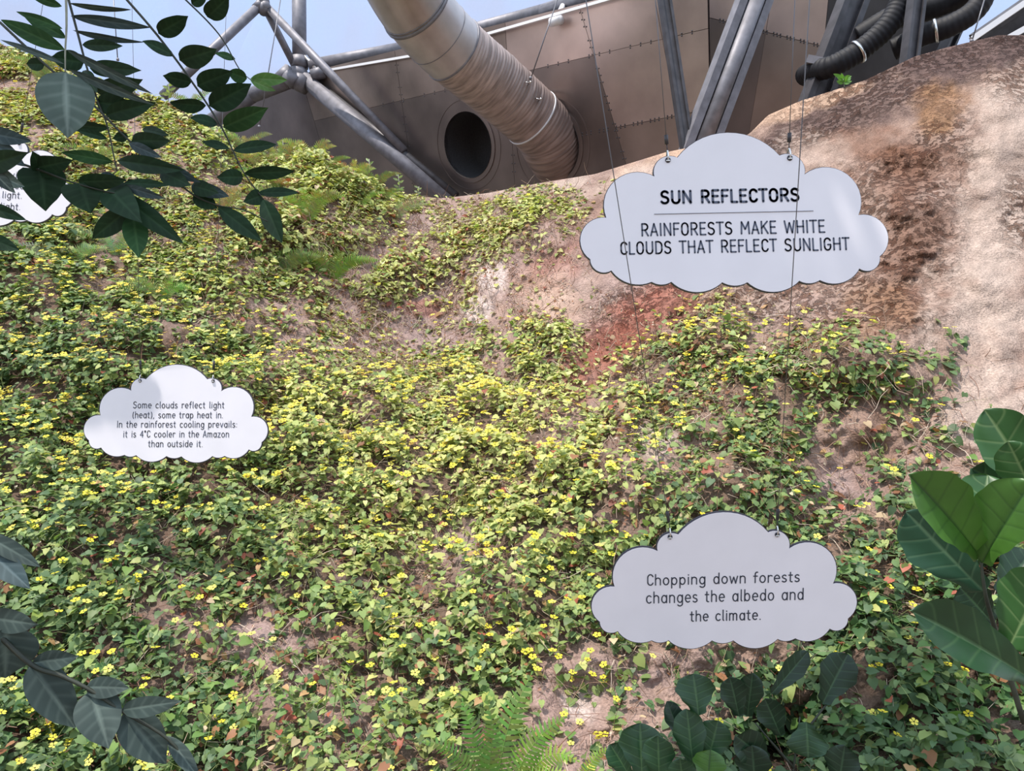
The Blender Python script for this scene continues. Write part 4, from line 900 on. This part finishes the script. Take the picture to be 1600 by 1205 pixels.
branch('dark pinnate branch slanting down to the right in front of the roof glazing', [(188, -12, 1.5), (245, 54, 1.5), (300, 128, 1.5), (345, 197, 1.5), (380, 268, 1.5), (412, 312, 1.5)],
 [(247, 52, 294, 25, 30, 'ovate', 15, 'd'), (272, 87, 222, 64, 17, 'lance', 30, 'd'), (281, 95, 339, 77, 36, 'ovate', 10, 'd'), (299, 129, 254, 118, 24, 'ovate', -20, 'd'), (308, 134, 364, 111, 34, 'ovate', 10, 'd'), (322, 165, 265, 160, 22, 'lance', -30, 'd'), (327, 166, 393, 131, 38, 'ovate', 8, 'd'), (340, 194, 297, 184, 17, 'lance', 30, 'd'), (349, 199, 419, 168, 34, 'ovate', 10, 'm'), (359, 233, 315, 221, 13, 'lance', 30, 'd'), (364, 235, 433, 226, 19, 'lance', -25, 'd'), (380, 277, 338, 277, 26, 'ovate', 0, 'd'), (381, 271, 461, 267, 21, 'lance', 20, 'd'), (408, 306, 380, 316, 25, 'heart', 0, 'd'), (401, 302, 468, 301, 15, 'lance', -25, 'd'), (411, 311, 441, 380, 30, 'lance', 10, 'd')], 1.5)
branch('thin bare-looking branch at the upper left with a few pale green end leaflets', [(280, -10, 1.7), (325, 34, 1.7), (350, 65, 1.7), (374, 108, 1.7), (392, 125, 1.7)],
 [(299, 6, 324, -6, 18, 'ovate', 0, 'd'), (324, 27, 358, -6, 32, 'ovate', 10, 'd'), (368, 92, 335, 83, 11, 'lance', 20, 'm'), (386, 123, 356, 112, 22, 'ovate', -10, 'm'), (391, 123, 449, 125, 20, 'lance', 0, 'l'), (391, 125, 431, 142, 14, 'lance', 10, 'l')], 1.7, .002)
branch('dark branch with long narrow leaflets falling from the top edge behind the big grey leaf', [(104, -12, 1.55), (120, 47, 1.55), (135, 103, 1.55), (150, 150, 1.55), (167, 195, 1.55), (177, 240, 1.55), (183, 268, 1.55)],
 [(108, 5, 206, 15, 9, 'lance', 40, 's'), (110, 25, 237, 43, 17, 'lance', 20, 'b'), (113, 47, 226, 66, 10, 'lance', 35, 'b'), (128, 70, 192, 72, 18, 'lance', 0, 'd'), (140, 106, 221, 110, 26, 'ovate', 0, 'd'), (153, 146, 223, 124, 34, 'ovate', 10, 'd'), (131, 98, 78, 90, 32, 'ovate', 0, 'd'), (150, 160, 212, 168, 34, 'ovate', 5, 'd'), (165, 180, 244, 160, 30, 'ovate', 0, 'd'), (172, 200, 85, 193, 18, 'lance', -20, 'd'), (168, 217, 118, 203, 13, 'lance', 20, 'd'), (177, 253, 95, 238, 20, 'lance', 0, 'm'), (104, 60, 35, 22, 22, 'lance', 10, 'm'), (97, 10, 45, -8, 14, 'lance', 0, 'm'), (130, 110, 152, 145, 22, 'lance', 10, 'd')], 1.55)
branch('pale upright twig carrying one large grey-green hanging leaf and long narrow grey leaflets', [(103, -12, 1.3), (104, 40, 1.3), (102, 80, 1.3), (102, 112, 1.3)],
 [(102, 112, 106, 216, 84, 'ovate', 5, 'g'), (104, 78, 239, 147, 15, 'lance', 20, 's'), (106, 108, 241, 164, 15, 'lance', 15, 's'), (102, 78, 1, 31, 26, 'lance', 0, 'm'), (100, 100, 0, 62, 10, 'lance', 30, 's'), (98, 45, 25, 18, 14, 'lance', 10, 'm')], 1.3, .0022, smat=M_stem_pale)
branch('dark branch crossing from the left edge down to the right, cupped leaflets with grey-blue undersides', [(0, 35, 1.45), (50, 82, 1.45), (95, 122, 1.45), (150, 168, 1.45), (200, 218, 1.45), (262, 270, 1.45), (300, 303, 1.45), (340, 321, 1.45), (380, 328, 1.45), (418, 346, 1.45)],
 [(205, 220, 267, 220, 28, 'ovate', 10, 'd'), (222, 202, 264, 211, 16, 'lance', 0, 'd'), (200, 212, 176, 217, 16, 'ovate', 0, 'd'), (201, 224, 252, 246, 17, 'lance', 10, 'b'), (183, 251, 286, 266, 27, 'lance', 0, 'd'), (255, 256, 313, 285, 16, 'lance', 20, 'b'), (250, 268, 298, 290, 30, 'ovate', 0, 'd'), (299, 290, 358, 307, 22, 'lance', 0, 'b'), (302, 303, 340, 326, 28, 'ovate', 0, 'd'), (340, 323, 409, 377, 28, 'lance', 0, 'd'), (70, 101, 41, 100, 20, 'ovate', 0, 'd'), (299, 290, 342, 302, 26, 'ovate', 0, 'd')], 1.45)
branch('dark branch with broad pointed leaflets drooping over the sign cut off by the left edge', [(-20, 238, 1.4), (60, 265, 1.4), (110, 284, 1.4), (165, 299, 1.4), (205, 306, 1.4)],
 [(60, 262, 114, 250, 34, 'heart', 10, 'd'), (62, 262, 50, 236, 24, 'heart', 10, 'd'), (64, 264, 71, 330, 66, 'heart', 0, 'd'), (126, 286, 141, 334, 60, 'heart', 0, 'd'), (122, 284, 199, 281, 26, 'ovate', 20, 'd'), (171, 296, 222, 348, 48, 'heart', 0, 'd'), (178, 298, 287, 381, 32, 'lance', 0, 'd'), (200, 328, 144, 373, 34, 'ovate', 0, 'd'), (208, 336, 217, 403, 38, 'ovate', 0, 'm'), (192, 290, 258, 310, 15, 'lance', 20, 'b'), (192, 286, 265, 290, 14, 'lance', -20, 'd'), (155, 276, 190, 283, 20, 'ovate', 0, 'b')], 1.4)
branch('cluster of dark leaflets entering at the left edge beside the cut-off cloud sign', [(-60, 200, 1.35), (-30, 240, 1.35), (-20, 300, 1.35), (-30, 370, 1.35)],
 [(-30, 206, 50, 221, 26, 'lance', 0, 'b'), (-30, 212, 40, 260, 28, 'lance', 0, 'b'), (-30, 262, 38, 292, 30, 'lance', 10, 'g'), (-30, 318, 41, 344, 20, 'lance', 0, 'd'), (-30, 368, 31, 391, 24, 'lance', 0, 'd'), (-30, 262, 44, 238, 34, 'ovate', 0, 'd'), (-30, 252, 24, 302, 22, 'lance', 0, 's')], 1.35)
branch('row of large slate-green leaves crossing the lower left corner', [(-20, 975, 1.1), (48, 1038, 1.1), (95, 1056, 1.1), (140, 1078, 1.1), (192, 1112, 1.1), (262, 1155, 1.1), (312, 1215, 1.1)],
 [(10, 980, 8, 1060, 92, 'ovate', 0, 's'), (-20, 965, 60, 976, 38, 'ovate', 20, 's'), (50, 1036, 122, 1026, 32, 'lance', 10, 's'), (48, 1036, 118, 1138, 62, 'ovate', 0, 's'), (134, 1074, 202, 1075, 34, 'ovate', 0, 's'), (142, 1078, 170, 1170, 68, 'ovate', 0, 's'), (190, 1110, 283, 1096, 32, 'ovate', 5, 's'), (193, 1113, 260, 1194, 62, 'ovate', 0, 's'), (262, 1150, 312, 1218, 24, 'lance', 0, 's')], 1.1, .004, 'slate-green leaves at the lower left')
branch('pair of slate-green leaves poking in from the left edge above the corner row', [(-60, 800, 1.15), (-30, 840, 1.15), (-25, 870, 1.15)],
 [(-30, 832, 63, 886, 28, 'lance', 0, 's'), (-28, 852, 47, 920, 38, 'lance', 0, 'b')], 1.15, .004, 'slate-green leaves at the lower left')
# ---- fiddle-leaf figs
FC = {'a': ((.030, .095, .024), (.16, .24, .10)), 'b': ((.055, .14, .024), (.025, .07, .016)), 'c': ((.014, .052, .018), (.055, .12, .045)), 'e': ((.008, .030, .014), (.04, .09, .045)), 't': ((.016, .062, .034), (.09, .17, .10))}
def fig(label, stems, leaves, stemr, group):
    o = empty('fiddle_leaf_fig', W(*stems[0][0])); tag(o, label, 'fig plant', group)
    for s in stems: stem(o, s, stemr, M_stem)
    for i, (bx, by, tx, ty, d1, d2, wpx, roll, fold, droop, ck) in enumerate(leaves):
        col, vn = FC[ck]
        leaf_me('leaf', W(bx, by, d1), W(tx, ty, d2), wpx*(d1+d2)/2/F, 'fiddle', roll, droop, fold, .10, col, vn, 60, 22, 6, M_big, o, sd=i*2.1, vw=.045, lv=.5)
    return o
fig('large fiddle-leaf fig with upright glossy leaves at the right picture edge', [[(1600, 1130, 1.62), (1560, 1000, 1.62), (1540, 930, 1.6), (1531, 862, 1.6)], [(1640, 900, 1.75), (1612, 770, 1.75)]],
 [(1640, 800, 1538, 640, 1.72, 1.75, 88, 18, .25, .10, 'a'), (1625, 790, 1575, 690, 1.66, 1.66, 66, -10, .2, .08, 'a'), (1640, 800, 1518, 732, 1.78, 1.8, 70, 10, .2, .10, 'c'),
  (1531, 870, 1420, 742, 1.55, 1.44, 84, 28, .60, .12, 'b'), (1531, 858, 1543, 742, 1.60, 1.66, 84, 0, .35, .05, 'a'), (1534, 880, 1612, 752, 1.54, 1.44, 88, -22, .45, .10, 'b'),
  (1538, 925, 1416, 800, 1.62, 1.66, 96, -8, .12, .10, 't'), (1552, 975, 1500, 918, 1.7, 1.72, 62, 0, .1, .1, 'e'), (1560, 930, 1612, 862, 1.7, 1.72, 62, 0, .2, .1, 'e'),
  (1620, 1068, 1424, 955, 1.5, 1.42, 84, 26, .40, .13, 'c'), (1575, 1015, 1640, 890, 1.5, 1.45, 100, -10, .25, .10, 'a')], .006, 'fiddle-leaf figs')
fig('cluster of upright dark green fiddle-leaf fig leaves at the bottom edge', [[(1050, 1290, 3.1), (1055, 1240, 3.1), (1070, 1190, 3.1), (1090, 1130, 3.12)], [(1055, 1240, 3.1), (1010, 1200, 3.08)], [(1070, 1190, 3.1), (1110, 1180, 3.1)]],
 [(1092, 1118, 1083, 1053, 3.1, 3.15, 62, 0, .15, .08, 'c'), (1003, 1215, 1000, 1130, 3.05, 3.1, 70, 0, .12, .08, 'c'), (985, 1215, 953, 1163, 3.12, 3.15, 40, 10, .2, .08, 'c'), (1030, 1222, 1028, 1150, 3.0, 3.02, 52, 0, .15, .1, 'c'), (1066, 1160, 1042, 1096, 3.15, 3.18, 30, 25, .25, .08, 'e'), (1084, 1205, 1073, 1108, 3.05, 3.1, 52, 0, .15, .08, 'c'), (1106, 1190, 1122, 1126, 3.08, 3.1, 54, 5, .15, .08, 'c'), (1106, 1225, 1110, 1172, 3.0, 3.02, 52, 0, .2, .1, 'b'), (1070, 1240, 1062, 1185, 2.95, 2.95, 46, 0, .2, .1, 'c')], .007, 'fiddle-leaf figs')
fig('shaded fiddle-leaf fig with slack dark leaves half hidden by creeper below the lowest sign', [[(1230, 1290, 3.45), (1240, 1200, 3.45), (1250, 1120, 3.5)], [(1240, 1200, 3.45), (1180, 1130, 3.5)], [(1245, 1160, 3.45), (1300, 1090, 3.5)]],
 [(1155, 1120, 1140, 1058, 3.5, 3.5, 44, 10, .2, .1, 'e'), (1168, 1120, 1176, 1052, 3.52, 3.5, 40, 0, .2, .1, 'e'), (1205, 1085, 1262, 1018, 3.5, 3.5, 34, 10, .2, .1, 'e'), (1285, 1100, 1325, 1022, 3.5, 3.5, 56, 0, .2, .1, 'e'), (1260, 1128, 1263, 1184, 3.4, 3.36, 62, 0, .15, .1, 'c'), (1200, 1190, 1150, 1150, 3.45, 3.4, 54, 0, .2, .1, 'e'), (1220, 1150, 1195, 1092, 3.5, 3.5, 46, 0, .2, .1, 'e'), (1180, 1230, 1175, 1165, 3.4, 3.4, 56, 0, .2, .1, 'e'), (1310, 1230, 1320, 1165, 3.4, 3.4, 52, 0, .2, .1, 'e')], .007, 'fiddle-leaf figs')
# ---- ferns: each frond a part, its narrow leaflets joined to it
M_fern = mat('fern_frond', (0, 0, 0), .55, spec=.3, attr=True, trans=.25, transcol=(1.1, 1.1, .8))
def frond(parent, pts, plen, col, n=26, name='frond', droop=.25, up=None):
    pl = spline(pts, 8); m_ = len(pl); V = []; Fc = []; C_ = []; cum = [0]
    for i in range(1, m_): cum.append(cum[-1]+(pl[i]-pl[i-1]).length)
    tv, tf = tube(pl, [max(.0009, .0028*(1-i/m_))*plen/.08 for i in range(m_)], 5); V += tv; Fc += tf; C_ += [tuple(c*1.3 for c in col)]*len(tv)
    L_ = cum[-1]; up = up or (CAM-pl[0]).normalized()
    for k in range(n):
        f = .10+.89*k/(n-1); s = f*L_; i = max(1, min(m_-1, int(np.searchsorted(cum, s)))); q = (s-cum[i-1])/(cum[i]-cum[i-1]+1e-9); p = pl[i-1].lerp(pl[i], q); t = (pl[i]-pl[i-1]).normalized()
        side = t.cross(up).normalized(); nz3 = side.cross(t); l = plen*math.sin(PI*min(1, (f*.92+.08))**.8)**.7*random.uniform(.85, 1.1); wd = L_/n*.36
        for sg in (-1, 1):
            dr = (side*sg+t*.45-nz3*droop*.5+Vector((0, 0, -droop*.4))).normalized(); b = len(V); cc = tuple(c*random.uniform(.8, 1.2) for c in col)
            V += [p-t*wd, p+t*wd, p+dr*l*.5+t*wd*.9+nz3*l*.05, p+dr*l*.5-t*wd*.9+nz3*l*.05, p+dr*l-nz3*l*droop*.3]; Fc += [(b, b+1, b+2, b+3), (b+3, b+2, b+4)]; C_ += [cc]*5
    o0 = Vector(parent.location); me = npmesh(name, np.array([tuple(v-o0) for v in V]), faces=Fc, col=np.array(C_)); return link(name, me, M_fern, parent)
fe = empty('fern', W(785, 1260, 3.6)); tag(fe, 'upright green fern with yellowish tips at the bottom edge left of the fig cluster', 'fern', 'ferns on the bank')
lime = (.24, .36, .06); gfr = (.17, .29, .07)
for pts, pl_, c_ in (([(775, 1260, 3.62), (782, 1190, 3.6), (800, 1120, 3.62), (832, 1050, 3.66)], 34, gfr), ([(778, 1260, 3.6), (752, 1190, 3.6), (733, 1130, 3.62), (722, 1092, 3.66)], 26, (.12, .24, .05)), ([(800, 1262, 3.55), (835, 1200, 3.5), (870, 1178, 3.46), (905, 1190, 3.42)], 26, lime), ([(795, 1265, 3.5), (812, 1200, 3.5), (845, 1150, 3.5), (885, 1120, 3.52)], 30, (.16, .28, .05)), ([(775, 1262, 3.6), (730, 1200, 3.55), (690, 1165, 3.5), (660, 1160, 3.48)], 24, gfr), ([(770, 1262, 3.6), (765, 1200, 3.55), (770, 1140, 3.5), (760, 1088, 3.5)], 24, gfr),
    ([(905, 1262, 3.5), (915, 1210, 3.5), (935, 1180, 3.5), (955, 1168, 3.5)], 16, lime), ([(800, 1262, 3.5), (830, 1225, 3.45), (870, 1210, 3.4), (900, 1222, 3.38)], 22, lime)):
    frond(fe, [W(*p) for p in pts], pl_*3.55/F, c_, 23)
def hill_fern(px, py, n, ln, label, col, spread=1.0, group='ferns on the bank', lift=.6):
    p, nn_, d = hill_at(px, py); o = empty('fern', p); tag(o, label, 'fern', group); w0 = ln
    for i in range(n):
        a = -PI*.5+ (i-(n-1)/2)/max(1, n-1)*PI*1.1*spread; dr = Vector((math.cos(a+PI/2+.001)*0+math.sin(a+PI/2), -.35, 0)); hz = Vector((math.sin((i-(n-1)/2)/max(1, n-1)*PI*.9*spread), -.45, 0))
        L2 = ln*random.uniform(.75, 1.1); q0 = p-nn_*.03; q1 = q0+hz*L2*.30+Vector((0, 0, L2*.42*lift+.04)); q2 = q0+hz*L2*.65+Vector((0, 0, L2*.62*lift)); q3 = q0+hz*L2*.98+Vector((0, 0, L2*.55*lift))
        frond(o, [q0, q1, q2, q3], ln*.13, tuple(c*random.uniform(.8, 1.2) for c in col), 22)
    return o
yg = (.42, .42, .15); pg = (.46, .50, .26); mg = (.18, .26, .08)
hill_fern(618, 342, 6, .62, 'yellow-green fern arching over bare soil just below the ridge saddle', pg, .9)
hill_fern(545, 292, 6, .60, 'feathery bright green fern on the ridge nearest the slanting tube foot', yg, .8, lift=.9)
hill_fern(482, 262, 6, .62, 'feathery fern on the ridge midway down the metal wall', yg, .8, lift=.9)
hill_fern(478, 352, 7, .75, 'broad yellow-green fern below the ridge, right of the last drooping leaflet', (.30, .38, .10), .9, lift=.9)
hill_fern(400, 262, 5, .55, 'small fern on the slope just under the dark paired branch', yg, .8)
hill_fern(520, 440, 6, .8, 'spreading green fern beside the upper bare hollow', (.20, .32, .07), 1.0)
hill_fern(440, 432, 5, .7, 'dusky green fern in the shaded growth left of the bare hollow', mg, .9)
hill_fern(110, 412, 5, .62, 'silvery fern with flat fronds among flowers below the cut-off sign', (.40, .50, .28), 1.0, lift=.4)
hill_fern(180, 400, 4, .55, 'pale fern with two leaning fronds below the single pointed leaflet', (.34, .46, .24), .8, lift=.8)
hill_fern(250, 470, 4, .55, 'pale green fern in open flowers above the small sunlit sign', (.24, .38, .12), .9)
hill_fern(150, 262, 4, .5, 'thin fern in dry growth behind the hanging branches', (.30, .38, .14), .9, lift=.9)
hill_fern(62, 130, 5, .7, 'wispy fern on the far left ridge behind the branches', (.30, .38, .12), .8, lift=1.0)
hill_fern(300, 170, 4, .55, 'wispy fern where the roof tube meets the leafy ridge', (.34, .40, .14), .8, lift=1.0)
for i, (qx, qy, hh) in enumerate([(505, 276, .5), (520, 300, .5), (588, 296, .45), (440, 258, .5), (600, 318, .4), (380, 240, .5), (430, 300, .5), (350, 330, .5), (560, 330, .4), (460, 310, .5)]):
    hill_fern(qx, qy, 5, hh, ['small feathery fern right under the tall thin weed', 'small feathery fern below and right of the roof joint', 'low feathery fern at the foot of the slanting tube', 'small fern on the ridge just right of the end leaflets', 'small fern at the lower end of the leafy ridge', 'small fern in line with the tip of the left roof tube', 'small fern above the last drooping dark leaflet', 'small fern among the lowest leaflets of the paired branch', 'small fern beside the upper bare soil patch', 'small fern midway between the ridge weed and the broad fern'][i], yg if i % 2 else (.28, .38, .10), .9, 'small ferns below the ridge', lift=.9)
# seedling on the rock ridge and tall weeds on the ridge line
def weed(px, py, h, n, label, col, lw=.05, ry=0):
    p, nn_, d = hill_at(px, py); o = empty('weed', p); tag(o, label, 'weed', 'weeds along the ridge'); top = p+Vector((random.uniform(-.03, .03), 0, h))
    mesh('stem', off(tube([p-nn_*.04, p.lerp(top, .5)+Vector((.01, 0, 0)), top], .006, 6), p), M_stem_pale, o)
    for i in range(n):
        f = .25+.75*i/n; b = p.lerp(top, f); a = i*2.4; dr = Vector((math.cos(a), -.3+.5*math.sin(a), .35)).normalized(); leaf_me('leaf', b, b+dr*lw*random.uniform(1.4, 2.2), lw*.75, 'lance', random.uniform(-30, 30), .12, .2, .05, col, tuple(c*1.3 for c in col), 6, 4, 3, M_leaf, o, sd=i)
    return o
weed(1318, 136, .14, 10, 'bright green seedling alone on the rock ridge in front of the dark panels', (.12, .27, .06), .065)
weed(574, 276, .42, 7, 'tall thin weed on the ridge in front of the slanting tube', (.22, .30, .12), .05)
weed(622, 300, .34, 7, 'pale spiky weed at the foot of the slanting tube', (.30, .38, .22), .05)
weed(650, 306, .16, 5, 'short pale weed right of the slanting tube foot', (.36, .42, .26), .04)
weed(452, 240, .26, 8, 'weed on the ridge under the roof joint cluster', (.28, .38, .14), .06)
weed(440, 232, .30, 6, 'leaning weed on the ridge just left of a bushier one', (.28, .38, .14), .06)
weed(262, 158, .30, 6, 'weed on the ridge at the foot of the left roof tube', (.30, .36, .14), .06)
# grass blades
bl = empty('grass_tuft', hill_at(470, 1100)[0]); tag(bl, 'sparse tuft of long bent grass blades in dead stems near the bottom left', 'grass')
for (x0, y0, x1, y1, x2, y2) in ((500, 1150, 522, 1050, 545, 1190), (470, 1205, 455, 1090, 412, 1070), (520, 1120, 530, 1075, 560, 1100), (395, 1130, 420, 1085, 470, 1100), (548, 1180, 540, 1110, 515, 1060)):
    a, b, c = W(x0, y0, 4.25), W(x1, y1, 4.2), W(x2, y2, 4.1); pl = spline([a, b, c], 8)
    V = []; Fc = []
    for i, p in enumerate(pl): w_ = .006*(1-abs(2*i/(len(pl)-1)-1)*.7); V += [p+Vector((-w_, 0, 0)), p+Vector((0, -.002, .001)), p+Vector((w_, 0, 0))]
    for i in range(len(pl)-1):
        for j in (0, 1): Fc.append((i*3+j, i*3+j+1, i*3+j+4, i*3+j+3))
    me = npmesh('blade', np.array([tuple(v-Vector(bl.location)) for v in V]), faces=Fc, col=np.tile((.26, .36, .14), (len(V), 1))); link('blade', me, M_leaf, bl)
# ---- leafy bough overhead (out of frame), added to shade the two right-hand signs
bo = empty('added_shade_bough', (-3.4, -1.2, 4.9)); tag(bo, 'leafy bough added out of view overhead to shade the right-hand signs', 'tree')
b0 = Vector(bo.location); main = spline([(-3.4, -1.2, 4.9), (-2.4, .2, 5.5), (-1.3, 1.3, 5.9), (-.2, 2.2, 6.1), (.6, 2.7, 6.0)], 8)
mesh('shade_bough', off(tube([(-3.8, -1.6, -.2), (-3.7, -1.5, 2.5), (-3.4, -1.2, 4.9)], [.16, .13, .09], 12), b0), M_stem, bo)
mesh('shade_bough', off(tube(main, [.08*(1-.7*i/len(main)) for i in range(len(main))], 10), b0), M_stem, bo)
for i in range(6, len(main), 3):
    e_ = main[i]+Vector((random.uniform(-.7, .7), random.uniform(-.6, .6), random.uniform(-.3, .2))); mesh('shade_twig', off(tube([main[i], e_], [.02, .006], 6), b0), M_stem, bo)
cen = np.array([(-.35, 2.35, 5.95, .75), (-.7, 2.3, 5.9, .6), (-.75, 2.5, 5.8, .5), (-.2, 2.1, 5.8, .6), (-.55, 2.4, 5.7, .6), (-.9, 2.3, 5.7, .5), (-.05, 2.45, 5.8, .55), (-.75, 1.9, 5.9, .6), (-1.7, .9, 5.7, .7), (-1.3, 1.3, 5.9, .5), (.15, 2.7, 5.9, .5)])
nb_ = 3400; ci = rng.integers(0, len(cen), nb_); off_ = nrm(rng.normal(0, 1, (nb_, 3)))*(rng.random(nb_)**.5)[:, None]*cen[ci, 3:4]*np.array([1, .9, .35]); Pb = cen[ci, :3]+off_
bz = nrm(np.array([0, 0, 1.])+rng.normal(0, .45, (nb_, 3))); bex, bey = mat_axes(bz, rng.normal(0, 1, (nb_, 3))); bs_ = rng.uniform(.09, .15, nb_)
V, lo, sz = replicate(LT, LF, Pb, bex, bey, bz, np.stack([bs_, bs_*.75, bs_], 1))
tag(link('foliage', npmesh('foliage', V-np.array(b0), loops=lo, sizes=sz, col=np.tile((.05, .12, .035), (len(V), 1))), M_leaf, bo), kind='stuff')  # leaves of the added shade bough, out of frame
